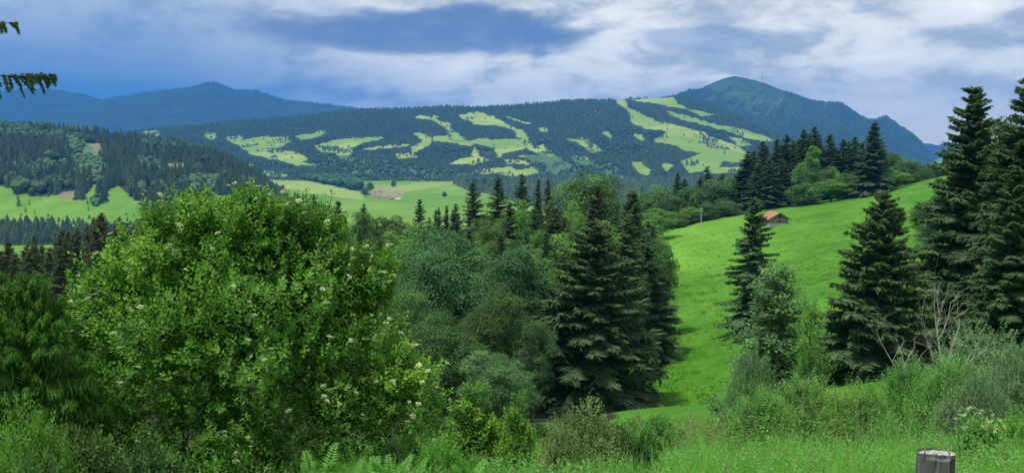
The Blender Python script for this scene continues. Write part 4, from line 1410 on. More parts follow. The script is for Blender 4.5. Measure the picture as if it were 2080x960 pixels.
def mast():
    X, Y, Z = at(1548, 167, 8000)
    o = thing('radio_mast', (X, Y, Z - 8), 'thin red and white radio mast on the shoulder of the blue mountain', 'mast')
    zs = [0, 34, 58, 80, 104]
    for k in range(4):
        g = Geo()
        r = [4.2, 3.2, 2.4, 1.6][k]
        g.tube([(0, 0, zs[k]), (0, 0, zs[k + 1])], [r, r * 0.85], 8)
        obj('mast_section', g.build('mast_section', M_STEELR if k % 2 else M_STEELW), o)
    g = Geo(); g.tube([(0, 0, 56), (0, 0, 59)], [6, 6], 10); obj('platform', g.build('platform', M_STEELW), o)
    g = Geo(); g.box((-9, 0, 6), (26, 14, 12)); obj('station_building', g.build('station_building', M_PLASTER), o)


mast()


def pole():
    X, Y, _ = at(1424, 456, 318)
    z = gz(X, Y)
    H = 44 / F * 318
    o = thing('utility_pole', (X, Y, z - 0.2), 'thin pale wooden pole at the upper edge of the meadow', 'pole')
    g = Geo(); g.tube([(0, 0, 0), (0, 0, H * 0.5), (0, 0, H)], [0.17, 0.15, 0.12], 8); obj('shaft', g.build('shaft', M_PALEBARK, True), o)
    g = Geo(); g.box((0, 0, H - 0.5), (1.1, 0.12, 0.12)); obj('crossarm', g.build('crossarm', M_PALEBARK), o)
    for s in (-0.45, 0.45):
        g = Geo(); g.tube([(s, 0, H - 0.44), (s, 0, H - 0.2)], [0.06, 0.04], 6); obj('insulator', g.build('insulator', M_STEELW), o)


pole()

# ------------------------------------------------------------------ shrubs of the foreground


def twigs(g, rng, C, Rr, ntw, per, L, W, shoot=0.22, shell=(0.86, 1.06), base_tint=0.5, upw=0.35, top_tint=0.0, zr=(0, 1), under=0.5, wood=None, droop=0.15):
    """leafy shoots over a set of lobes: every shoot carries 'per' leaves along its length. Returns shoot tips."""
    area = (Rr[:, 0] * Rr[:, 1] + Rr[:, 0] * Rr[:, 2] + Rr[:, 1] * Rr[:, 2])
    idx = rng.choice(len(C), ntw, p=area / area.sum())
    d = rng.normal(size=(ntw, 3)); d /= np.linalg.norm(d, axis=1, keepdims=True)
    fl = (d[:, 2] < -0.25) & (rng.uniform(0, 1, ntw) > under); d[fl, 2] *= -1
    bump_ = 1 + 0.24 * np.sin(d[:, 0] * 7 + idx * 1.7) * np.sin(d[:, 1] * 6 + idx) + 0.12 * np.sin(d[:, 2] * 11 + idx)
    B = C[idx] + d * Rr[idx] * (rng.uniform(*shell, ntw) * bump_)[:, None]
    ax = d * 0.8 + np.array([0, 0, upw]) + rng.normal(0, 0.3, (ntw, 3))
    ax /= np.linalg.norm(ax, axis=1, keepdims=True)
    sl = shoot * rng.uniform(0.6, 1.4, ntw)
    e1 = rnd_perp(rng, ax); e1 /= np.linalg.norm(e1, axis=1, keepdims=True) + 1e-9
    e2 = np.cross(ax, e1)
    tw_t = np.clip(base_tint + rng.normal(0, 0.13, ntw) + rng.normal(0, 0.16, len(C))[idx], 0, 1)
    for k in range(per):
        f = (k + 0.6) / per
        a = k * 2.4 + rng.uniform(0, 1, ntw)
        side = np.cos(a)[:, None] * e1 + np.sin(a)[:, None] * e2
        P = B + ax * (sl * (f - 0.5))[:, None] + side * 0.01
        D = side * (1.05 - 0.5 * f) + ax * (0.35 + 0.5 * f) - np.array([0, 0, droop])
        N = ax + rng.normal(0, 0.25, ax.shape) + np.array([0, 0, 0.45])
        S = np.cross(N, D)
        s = rng.uniform(0.7, 1.25, ntw) * (1.1 - 0.35 * f)
        g.slivers(P, D, L * s, W * s, S, np.clip(tw_t + 0.22 * (f - 0.5) + rng.normal(0, 0.08, ntw), 0, 1), 0.14, 0.48)
    if wood is not None:
        sel = rng.choice(ntw, min(ntw, 500), replace=False)
        for i in sel:
            wood.tube([B[i] - ax[i] * sl[i] * 0.9, B[i] + ax[i] * sl[i] * 0.4], [0.006, 0.003], 3, 0.5, False)
    return B + ax * (sl * 0.5)[:, None], ax


def flower_mesh():
    g = Geo()
    rng = np.random.default_rng(8)
    n = 26
    r = 0.052 * np.sqrt(rng.uniform(0, 1, n)); a = rng.uniform(0, 2 * PI, n)
    P = np.stack([r * np.cos(a), r * np.sin(a), 0.012 - 3.0 * r * r + rng.normal(0, 0.002, n)], 1)
    for k in range(3):
        th = rng.uniform(0, 2 * PI, n) + k * 2.1
        D = np.stack([np.cos(th), np.sin(th), np.full(n, 0.25)], 1)
        g.slivers(P, D, 0.016, 0.013, np.cross(D, [0, 0, 1.0]), np.clip(0.6 + rng.normal(0, 0.25, n), 0, 1), 0.1, 0.55)
    return g.build('flower_cluster', M_FLOWER)


FLOWER = flower_mesh()


def flowering_bush():
    Y0 = 13.0
    bx, by, _ = at(500, 700, Y0)
    z0 = gz(bx, by)
    o = thing('flowering_bush', (bx, by, z0), 'large glossy green bush covered with small cream flower clusters', 'bush')
    LB = [(470, 530, 13.2, 1.02, 1.0), (395, 500, 13.2, 0.80, .8), (505, 480, 13.0, 0.72, .7), (350, 570, 13.2, 1.0, 1.0), (600, 560, 13.2, 1.0, 1.0), (690, 590, 13.2, 0.72, .7),
          (265, 640, 13.0, 0.85, .8), (500, 690, 12.6, 1.55, 1.4), (690, 730, 12.8, 0.95, .95), (745, 600, 13.3, 0.40, .4), (790, 780, 12.7, 0.68, .66), (850, 830, 12.5, 0.42, .42), (330, 770, 12.4, 1.2, 1.1),
          (190, 700, 12.8, 0.62, .6), (190, 830, 12.3, 0.75, .7), (600, 850, 12.2, 0.95, .75), (430, 880, 12.0, 0.95, .6), (560, 600, 14.3, 1.2, 1.2), (380, 650, 14.3, 1.2, 1.2), (720, 840, 12.4, .72, .6),
          (770, 540, 13.3, 0.28, .28), (235, 560, 13.2, 0.42, .4), (175, 620, 13.0, .32, .3), (640, 470, 13.3, .42, .4), (320, 460, 13.3, .32, .35), (400, 425, 13.3, .27, .3), (500, 412, 13.1, .26, .26), (580, 470, 13.1, .5, .5), (120, 660, 12.9, .26, .25)]
    C, Rr = [], []
    for px, py, Y, r, rz in LB:
        x, y, z = at(px, py, Y)
        C.append((x - bx, y - by, z - z0)); Rr.append((r, r * 0.95, rz))
    C = np.array(C); Rr = np.array(Rr) * 0.94
    C[:, 2] -= 0.05
    rng = np.random.default_rng(3)
    g = Geo(); wd = Geo()
    tips, ax = twigs(g, rng, C, Rr, 11500, 10, 0.076, 0.042, 0.19, (0.80, 1.06), 0.49, 0.5, under=0.45, wood=wd)
    twigs(g, rng, C, Rr, 900, 13, 0.075, 0.042, 0.42, (1.0, 1.10), 0.62, 1.1, under=0.1, wood=wd)
    # sparse leaves inside
    leaf_cloud(g, rng, C, Rr * 0.75, 14000, 0.085, 0.05, 0.4, base_tint=0.3)
    # stems
    for k in range(16):
        c = C[rng.integers(0, len(C))]
        b = np.array([rng.normal(0, 0.5), rng.normal(0, 0.35), -0.1])
        m_ = b * 0.55 + c * 0.45 + np.array([0, 0, -0.15]) + rng.normal(0, 0.12, 3)
        t = np.linspace(0, 1, 6)[:, None]
        wd.tube((1 - t) ** 2 * b + 2 * t * (1 - t) * m_ + t * t * c, np.linspace(0.035, 0.01, 6), 6)
    obj('stems', wd.build('bush_stems', M_BARK, True), o)
    fo = obj('foliage', g.build('bush_foliage', M_BUSH), o)
    # flower clusters at shoot tips on the sides seen from the path
    front = np.where((ax[:, 1] < 0.35) & (ax[:, 2] > -0.1))[0]
    # only shoots that are not buried in another lobe
    P = tips
    depth = np.min([(((P - C[k]) / Rr[k]) ** 2).sum(1) for k in range(len(C))], axis=0)
    front = front[depth[front] > 1.17]
    front = front[rng.uniform(0, 1, len(front)) < np.clip(0.55 - 0.6 * ax[front, 1], 0.1, 1)]
    sel = rng.choice(front, min(298, len(front)), replace=False)
    for i in sel:
        f = obj('flower_cluster', FLOWER, o, tips[i] + ax[i] * 0.045 + np.array([0, -0.02, 0.025]))
        s = rng.uniform(0.5, 0.95)
        f.scale = (s, s, s)
        f.rotation_euler = (rng.normal(0.35, 0.25), rng.normal(0, 0.25), rng.uniform(0, 6.28))


flowering_bush()


def shrub_proto(name, seed, H, R, mat, ntw, per, L, W, shoot, lobes=14, upright=0.35, stems=6, bark=None, feather=False, tint=0.5, spire=False):
    rng = np.random.default_rng(seed)
    C, Rr = [], []
    for k in range(lobes):
        a = k * 2.399; q = math.sqrt((k + 0.5) / lobes)
        rr = R * 0.42 * rng.uniform(0.7, 1.2)
        zt = H * (1 - 0.55 * q * q) - rr * 0.8
        if spire:
            f_ = (k + 0.5) / lobes
            rr = R * rng.uniform(0.26, 0.42) * (1.25 - 0.6 * f_)
            q = (1 - f_) ** 0.55 * rng.uniform(0.35, 1.05)
            zt = H * f_
        zc = zt * rng.uniform(0.55, 1.0)
        C.append((q * (R - rr * 0.7) * math.cos(a), q * (R - rr * 0.7) * math.sin(a), max(zt - rr * 0.5 if spire else zc, rr * 0.5)))
        Rr.append((rr, rr, rr * (1.5 if feather else 1.0) * min(1.0, H / R)))
    C = np.array(C); Rr = np.array(Rr)
    g = Geo(); wd = Geo()
    twigs(g, rng, C, Rr, ntw, per, L, W, shoot, (0.7, 1.08), tint, upright, wood=wd)
    for k in range(stems):
        c = C[rng.integers(0, lobes)]
        b = np.array([rng.normal(0, 0.12 * R), rng.normal(0, 0.12 * R), -0.1])
        m_ = (b + c) / 2 + rng.normal(0, 0.08 * R, 3)
        wd.tube(np.array([b, m_, c]), np.array([0.018, 0.012, 0.005]) * H, 5, 0.5, False)
    PROTO[name] = dict(H=H, R=R, parts=[('stems', wd.build(name + '_stems', bark or M_BARK)), ('foliage', g.build(name + '_foliage', mat))])


def stalk_proto(name, seed, H, R, n, mat, leafL, leafW, head=None, nh=14):
    """upright weeds: stalks with narrow leaves, some with a dry seed plume"""
    rng = np.random.default_rng(seed)
    g = Geo(); st = Geo(); hd = Geo()
    for k in range(n):
        a = rng.uniform(0, 2 * PI); q = R * math.sqrt(rng.uniform(0, 1))
        h = H * rng.uniform(0.6, 1.0)
        b = np.array([q * math.cos(a), q * math.sin(a), -0.05])
        ln = np.array([rng.normal(0, 0.12) + 0.18 * math.cos(a), rng.normal(0, 0.12) + 0.18 * math.sin(a), 1.0]) * h
        t = np.linspace(0, 1, 5)[:, None]
        P = b + t * ln + np.array([ln[0], ln[1], 0]) * t ** 2 * 0.3
        st.tube(P, np.linspace(0.006, 0.002, 5), 3, 0.5, False)
        m_ = int(nh * h / H)
        tt = rng.uniform(0.15, 1.0, m_)
        Q = b + tt[:, None] * ln + np.array([ln[0], ln[1], 0]) * tt[:, None] ** 2 * 0.3
        th = rng.uniform(0, 2 * PI, m_)
        D = np.stack([np.cos(th), np.sin(th), rng.uniform(0.1, 0.8, m_)], 1)
        S = np.cross(D, np.array([0, 0, 1.0])) + rng.normal(0, 0.15, (m_, 3))
        s = (1.15 - 0.65 * tt) * rng.uniform(0.7, 1.2, m_)
        g.slivers(Q, D, leafL * s, leafW * s, S, np.clip(0.45 + rng.normal(0, 0.2, m_), 0, 1), 0.15, 0.4)
        if head and rng.uniform() < head:
            nn = 22
            tz = rng.uniform(0.82, 1.08, nn)
            Q = b + tz[:, None] * ln + np.array([ln[0], ln[1], 0]) * tz[:, None] ** 2 * 0.3
            D = rng.normal(0, 0.45, (nn, 3)) + np.array([0, 0, 0.8])
            hd.slivers(Q, D, 0.06 * rng.uniform(0.6, 1.3, nn), 0.016, rng.normal(size=(nn, 3)), np.clip(0.5 + rng.normal(0, 0.3, nn), 0, 1))
    parts = [('stalks', st.build(name + '_stalks', mat)), ('foliage', g.build(name + '_foliage', mat))]
    if hd.n:
        parts.append(('seed_heads', hd.build(name + '_heads', M_STRAW)))
    PROTO[name] = dict(H=H, R=R, parts=parts)


shrub_proto('pale_shrub', 301, 1.2, 0.72, M_PALE, 900, 9, 0.055, 0.026, 0.14, 16, 0.5)
shrub_proto('pale_shrub_b', 302, 1.1, 0.7, M_PALE, 700, 9, 0.055, 0.024, 0.14, 14, 0.5)
shrub_proto('green_shrub', 303, 1.3, 0.8, M_SHRUB, 900, 9, 0.065, 0.034, 0.16, 16, 0.4)
shrub_proto('green_shrub_b', 304, 1.6, 0.9, M_SHRUB, 1100, 9, 0.075, 0.036, 0.18, 18, 0.4)
shrub_proto('dark_shrub', 305, 1.1, 0.8, M_BROAD, 800, 8, 0.08, 0.042, 0.16, 14, 0.3)
shrub_proto('grey_shrub', 306, 2.6, 2.0, M_GREY, 2600, 9, 0.10, 0.045, 0.24, 26, 0.5)
shrub_proto('sage_shrub', 316, 2.6, 2.0, M_SAGE, 2000, 9, 0.10, 0.045, 0.24, 26, 0.5, tint=0.45)
shrub_proto('feather_shrub', 307, 2.0, 1.1, M_SHRUB, 1500, 11, 0.08, 0.026, 0.34, 18, 0.9, feather=True, tint=0.4)
shrub_proto('grey_sapling', 308, 5.4, 1.15, M_SAGE, 1500, 10, 0.13, 0.060, 0.36, 34, 0.9, 8, feather=False, tint=0.6, spire=True)
shrub_proto('thin_sapling', 309, 4.2, 1.0, M_SHRUB, 620, 9, 0.11, 0.05, 0.34, 24, 0.9, 8, feather=True, spire=True)
shrub_proto('leafy_sapling', 310, 2.0, 0.55, M_BUSH, 420, 9, 0.10, 0.056, 0.22, 12, 0.6, 5, feather=True, tint=0.55)
shrub_proto('dogwood', 311, 1.1, 0.85, M_SHRUB, 800, 8, 0.085, 0.045, 0.16, 14, 0.35, tint=0.62)
shrub_proto('bright_bush', 312, 1.9, 1.1, M_FERN, 1500, 9, 0.075, 0.038, 0.22, 18, 0.4, tint=0.62)
stalk_proto('weed', 320, 1.0, 0.5, 46, M_SHRUB, 0.15, 0.024, None, 16)
stalk_proto('weed_b', 321, 1.1, 0.5, 42, M_SHRUB, 0.17, 0.022, 0.12, 15)
stalk_proto('seeding_weed', 322, 1.0, 0.45, 44, M_PALE, 0.14, 0.016, 0.7, 9)
stalk_proto('nettle', 323, 0.9, 0.5, 44, M_BROAD_L, 0.11, 0.05, 0.05, 18)


def bush(proto, px, top, Y, label, name='shrub', wide=1.0, group=None, cat='shrub', width_px=None, hmin=0.25):
    X, _, Zt = at(px, top, Y)
    z = gz(X, Y)
    H = max(hmin, Zt - z)
    p = PROTO[proto]
    if width_px:
        wide = (width_px / 2 * Y / F) / (p['R'] * H / p['H'])
    return plant(proto, name, X, Y, H, label, cat, group, wide, sink=0.03)


bush('pale_shrub', 1186, 808, 13.0, 'pale green rounded shrub in front of the big drooping spruce', width_px=176)
bush('pale_shrub_b', 1140, 850, 12.2, 'smaller pale shrub at the left foot of the pale rounded shrub', width_px=100)
bush('leafy_sapling', 962, 784, 15.0, 'bright leafy sapling right of the flowering bush', 'sapling', width_px=130, cat='sapling')
bush('leafy_sapling', 1052, 802, 14.5, 'smaller bright leafy sapling left of the pale rounded shrub', 'sapling', width_px=74, cat='sapling')
bush('bright_bush', 900, 862, 11.0, 'low bright bush at the right foot of the flowering bush', width_px=130)
bush('green_shrub', 1325, 815, 17.0, 'dark tufted shrub at the bottom corner of the meadow', width_px=120)
bush('dark_shrub', 1255, 850, 13.6, 'low green shrub right of the pale rounded shrub', width_px=110)
bush('dark_shrub', 1310, 868, 12.4, 'small dark shrub among the dry stalks', width_px=80)
bush('grey_sapling', 1572, 545, 36, 'tall grey green sapling in front of the lone slender spruce', 'sapling', width_px=235, cat='sapling')
bush('thin_sapling', 1655, 610, 34, 'thin see through sapling between the grey sapling and the bushy spruce', 'sapling', width_px=110, cat='sapling')
bush('sage_shrub', 1530, 700, 30, 'brownish grey shrub at the left foot of the grey sapling', width_px=110)
bush('grey_shrub', 2010, 655, 33, 'large grey green willow shrub at the right under the tall spruces', width_px=230)
bush('grey_shrub', 2075, 690, 30, 'grey green shrub running out of the right edge', width_px=140)
bush('feather_shrub', 1850, 738, 24, 'feathery green shrub left of the bare tree', width_px=150)
bush('feather_shrub', 1945, 730, 22, 'feathery green shrub right of the bare tree', width_px=180)
bush('feather_shrub', 1745, 778, 22, 'feathery shrub below the bushy spruce', width_px=150)
bush('feather_shrub', 1640, 770, 23, 'feathery shrub below the thin sapling', width_px=160)
bush('feather_shrub', 1545, 785, 21, 'feathery shrub right of the meadow bottom corner', width_px=150)
bush('grey_shrub', 1990, 745, 20, 'dull green leafy shrub behind the pale flowering dogwood', width_px=170)
dg = bush('dogwood', 1990, 830, 14.0, 'low shrub with creamy flowers near the right edge', width_px=130)
bush('bright_bush', 2070, 812, 15.0, 'bright green shrub at the right edge above the tall grass', width_px=130)
rng_ = np.random.default_rng(12)
dp = PROTO['dogwood']
for k in range(26):
    a = rng_.uniform(0, 2 * PI); q = math.sqrt(rng_.uniform(0, 1)) * 0.75
    f = obj('flower_cluster', FLOWER, dg, (q * dp['R'] * math.cos(a), q * dp['R'] * math.sin(a), dp['H'] * (1.06 - 0.5 * q * q)))
    f.scale = (0.8,) * 3
    f.rotation_euler = (rng_.normal(0.2, 0.25), rng_.normal(0, 0.2), 0)
for k in range(9):
    px = 560 + k * 36 + (k * 37 % 19)
    bush('dark_shrub' if k % 2 else 'green_shrub', px, 868 + (k * 23 % 19), 15 + (k * 7 % 6), 'leafy shrub in the shade behind the ferns',
         group='shrubs behind the ferns', width_px=100)
for k in range(16):
    px = 850 + k * 29 + (k * 37 % 17)
    bush('dark_shrub' if k % 3 else 'green_shrub_b', px, 842 + (k * 23 % 19) - (8 if px < 1000 else 0), 22 + (k * 7 % 16), 'dark undergrowth shrub in the shade below the big drooping spruce',
         group='undergrowth below the big drooping spruce', width_px=92)
# left edge
bush('bright_bush', 62, 778, 8.4, 'light green leafy bush in the lower left corner', width_px=190)
bush('bright_bush', 10, 860, 7.4, 'light green low bush at the very left bottom edge', width_px=120)
bush('dark_shrub', 170, 850, 9.0, 'dark leafy shrub between the corner bush and the flowering bush', width_px=200)
bush('dark_shrub', 300, 880, 9.6, 'dark shrub under the left of the flowering bush', width_px=200)
bush('dark_shrub', 70, 900, 7.2, 'low dark green shrub at the bottom left', width_px=190)
bush('green_shrub', 150, 640, 16.0, 'bright leafy shrub between the fresh green spruce and the flowering bush', width_px=140)
bush('grey_shrub', 160, 578, 42, 'greyish small tree left of the flowering bush top', width_px=110)

# strip of tangled weeds between the tall grass and the meadow
rng_ = random.Random(21)
for k in range(64):
    px = 880 + (k % 32) * 39 + rng_.uniform(-18, 18)
    Y = rng_.uniform(17, 27)
    top = np.interp(px, [880, 1000, 1100, 1250, 1330, 1420, 1500, 1560, 1700, 1850, 2080], [872, 868, 862, 850, 838, 842, 826, 800, 806, 806, 822]) + rng_.uniform(0, 34) + (24 - Y) * 1.2
    if 1080 < px < 1500 and rng_.random() < 0.7:
        bush('seeding_weed', px, top, Y, 'weed clump with dry reddish seed stalks in the tangled strip before the meadow', 'weed', 1.1, 'dry seeding weeds before the meadow', 'weed')
    else:
        bush(rng_.choice(['weed', 'weed_b', 'nettle', 'weed', 'green_shrub']), px, top, Y, 'green weed clump in the tangled strip behind the tall grass', 'weed', 1.15,
             'green weeds behind the tall grass', 'weed')

# ------------------------------------------------------------------ ferns


def frond_mesh(seed):
    rng = np.random.default_rng(seed)
    g = Geo()
    n = 26
    L = 0.85
    t = np.linspace(0.12, 0.99, n)
    bend = rng.uniform(0.25, 0.5)
    P = np.stack([L * (0.16 * t + 0.28 * t ** 2.2), np.zeros(n), L * (t * 1.05 - bend * 0.6 * t ** 3)], 1)
    fw = np.gradient(P, axis=0)
    for s in (-1, 1):
        wl = 0.115 * np.sin(np.clip(t, 0.05, 1) * PI * 0.92 + 0.15) ** 0.8 + 0.012
        D = fw / np.linalg.norm(fw, axis=1, keepdims=True) * 0.45 + np.array([0, s * 1.0, 0]) + rng.normal(0, 0.05, (n, 3)) - np.array([0, 0, 0.1])
        g.slivers(P, D, wl * rng.uniform(0.85, 1.1, n), 0.026, fw, np.clip(0.5 + rng.normal(0, 0.12, n), 0, 1), 0.05, 0.3)
    g.tube(np.vstack([[0, 0, -0.03], P]), np.linspace(0.005, 0.0015, n + 1), 3, 0.3, False)
    return g.build('frond', M_FERN)


FRONDS = [frond_mesh(s) for s in range(4)]
rng_ = random.Random(31)
for k, (px, py, Y, n, s) in enumerate(((645, 868, 9.3, 9, 1.0), (690, 880, 9.0, 10, 1.0), (735, 876, 9.2, 11, 1.05), (785, 880, 9.0, 10, 1.0), (835, 892, 8.8, 9, 0.95), (715, 905, 8.2, 9, 0.9),
                                       (770, 912, 8.0, 9, 0.9), (820, 925, 7.7, 8, 0.85), (940, 872, 9.6, 8, 0.85), (660, 915, 8.0, 8, 0.9))):
    X, _, Zt = at(px, py + 10, Y)
    z = gz(X, Y)
    sc = max(0.45, (Zt - z) / 0.98)
    lab = 'fern clump with arching bright green fronds below the flowering bush' if px < 900 else 'fern clump standing apart, right of the other ferns'
    o = thing('fern', (X, Y, z), lab, 'fern', 'ferns below the flowering bush' if px < 900 else None)
    n += 6
    for j in range(n):
        f = obj('frond', FRONDS[(j + k) % 4], o)
        f.rotation_euler = (rng_.uniform(-0.15, 0.15), rng_.uniform(-0.35, 0.25), j / n * 2 * PI + rng_.uniform(-0.25, 0.25))
        q = sc * rng_.uniform(0.6, 1.0)
        f.scale = (q, q, q)

# ------------------------------------------------------------------ spruces at the left edge


def fresh_spruce():
    spruce_proto('fresh_spruce', 400, 2.7, 1.15, 300, 34, 0.9, 1.15, 0.04, 0.55, M_SPRUCE_L, 0.25, tip=0.08, wf=0.10, fans=5)
    X, Y, Zt = at(35, 545, 11)
    z = gz(X, Y)
    plant('fresh_spruce', 'young_spruce', X, Y, Zt - z, 'young spruce with fresh bright green drooping shoots at the left edge', 'tree', None, 0.72)


fresh_spruce()


def edge_spruce():
    """tall spruce standing outside the left edge; two long boughs reach into view"""
    rng = np.random.default_rng(66)
    Y = 9.0
    X = at(-330, 300, Y)[0]
    z0 = gz(X, Y)
    o = thing('edge_spruce', (X, Y, z0), 'dark spruce at the left edge with hanging twigs on two boughs reaching into the sky', 'tree')
    H = 9.5
    t = Geo()
    zz = np.linspace(-0.2, H, 9)
    t.tube(np.stack([0 * zz, 0 * zz, zz], 1), 0.15 * (1 - zz / H) + 0.02, 9)
    obj('trunk', t.build('edge_trunk', M_BARK, True), o)
    up = np.array([0, 0, 1.0])

    def bough(h, az, l, dr, rise, n=26, w=1.0, hang=1.0):
        g = Geo(); b = Geo()
        f = np.array([math.cos(az), math.sin(az), 0.0]); sd = np.array([-f[1], f[0], 0.0])

        def P(s):
            s = np.asarray(s, float)
            return np.array([0, 0, h]) + np.outer(s * l, f) + np.outer(rise * s - dr * s ** 2 + 0.5 * dr * s ** 3, up)
        s = np.linspace(0, 1, 8)
        b.tube(P(s) - np.outer(0.02 * np.sin(s * 9), up), np.linspace(0.022, 0.004, 8), 6)
        ro, D, L, W, S, T = [], [], [], [], [], []
        s = np.linspace(0.15, 1.0, n)
        q = P(s)
        for sg in (-1, 0, 1):
            ln = (0.24 * (1.15 - s) + 0.07) * w
            # every side twig: an arching stem with dense needles, then hanging tassels
            for i in range(n):
                if rng.uniform() < 0.12:
                    continue
                ln[i] *= rng.uniform(0.45, 1.35)
                d = rng.uniform(0.25, 0.9) * f + sg * sd * rng.uniform(0.7, 1.0) - up * (0.35 if sg else 1.1) * hang * rng.uniform(0.8, 1.3)
                d /= np.linalg.norm(d)
                m_ = int(26 + 44 * ln[i] / 0.4)
                k = np.linspace(0.05, 1, m_)[:, None]
                pts = q[i] + d * k * ln[i] * rng.uniform(0.75, 1.1) - up * (k ** 2) * ln[i] * 0.45 * hang
                dd = d + rng.normal(0, 0.6, (m_, 3)) - up * 0.35
                ro.append(pts); D.append(dd); L.append(np.full(m_, 0.036)); W.append(np.full(m_, 0.013)); S.append(rng.normal(size=(m_, 3)))
                T.append(np.clip(0.3 + 0.35 * k[:, 0] + rng.normal(0, 0.15, m_), 0, 1))
                dd = d + rng.normal(0, 0.6, (m_, 3)) - up * 0.35
                ro.append(pts); D.append(dd); L.append(np.full(m_, 0.038)); W.append(np.full(m_, 0.013)); S.append(rng.normal(size=(m_, 3)))
                T.append(np.clip(0.3 + 0.35 * k[:, 0] + rng.normal(0, 0.15, m_), 0, 1))
        g.slivers(np.vstack(ro), np.vstack(D), np.concatenate(L), np.concatenate(W), np.vstack(S), np.concatenate(T))
        bo = obj('bough', b.build('bough', M_BARK, True), o)
        obj('needles', g.build('needles', M_SPRUCE), bo)
    tipx, _, tipz = at(104, 158, Y)
    bough(tipz - z0 - 0.02, 0.03, tipx - X, 0.10, 0.12, 34, 1.0)
    tipx, _, tipz = at(40, 205, Y)
    bough(tipz - z0 + 0.25, -0.25, tipx - X, 0.25, -0.05, 26, 0.8)
    tipx, _, tipz = at(26, 44, Y)
    bough(tipz - z0 - 0.02, 0.02, tipx - X, 0.05, 0.05, 26, 0.55)
    for k in range(26):
        h = 1.2 + k * 0.30
        bough(h, 1.2 + k * 2.4 % 4.0, 1.5 * (1 - h / (H + 1.5)) + 0.15, 0.3, 0.0, 12, 0.9)


edge_spruce()

# ------------------------------------------------------------------ bare tree and dead stems


def bare_tree(name, px, top, Y, label, seed, lean=(0.0, 0.0), spread=0.55, depth=5, n0=9, base_py=None):
    rng = np.random.default_rng(seed)
    X, _, Zt = at(px, top, Y)
    z = gz(X, Y)
    H = Zt - z
    o = thing(name, (X, Y, z - 0.1), label, 'tree')
    tr = Geo(); br = Geo()
    t = np.linspace(0, 1, 9)
    ax = np.stack([lean[0] * t * H + 0.04 * H * np.sin(t * 5), lean[1] * t * H, t * H * 0.92], 1)
    tr.tube(ax, 0.0085 * H * (1 - t) + 0.004, 7)

    def grow(p, d, l, r, lev):
        k = np.linspace(0, 1, 5)[:, None]
        bend = rng.normal(0, 0.12, 3) + np.array([0, 0, 0.16])
        P = p + d * l * k + bend * l * k ** 2
        br.tube(P, np.linspace(r, r * 0.45, 5), 4 if lev > 1 else 3, 0.5, False)
        if lev <= 0:
            return
        for s in np.linspace(0.3, 1.0, 3 if lev > 1 else 3):
            q = p + d * l * s + bend * l * s * s
            nd = d + rng.normal(0, spread, 3); nd[2] = nd[2] * 0.6 + 0.25
            nd /= np.linalg.norm(nd)
            grow(q, nd, l * rng.uniform(0.45, 0.65), r * 0.5, lev - 1)
    for s in np.linspace(0.28, 0.98, n0):
        i = min(int(s * 8), 7); fr = s * 8 - i
        p = ax[i] * (1 - fr) + ax[i + 1] * fr
        a = rng.uniform(0, 2 * PI)
        d = np.array([0.85 * math.cos(a), 0.6 * math.sin(a), rng.uniform(0.9, 1.6)]); d /= np.linalg.norm(d)
        grow(p, d, H * 0.26 * (1.2 - s * 0.75), 0.0040 * H * (1.2 - s), 2)
    obj('trunk', tr.build(name + '_trunk', M_PALEBARK, True), o)
    obj('branches', br.build(name + '_branches', M_PALEBARK), o)


bare_tree('bare_tree', 1915, 545, 26, 'leafless pale tree with thin upright branches in front of dark spruces', 3, (0.0, 0.0), 0.5, n0=12)
bare_tree('dead_sapling', 1900, 640, 25.5, 'leaning dead sapling left of the leafless pale tree', 5, (-0.42, 0.0), 0.5, n0=9)


# ------------------------------------------------------------------ the wooden post


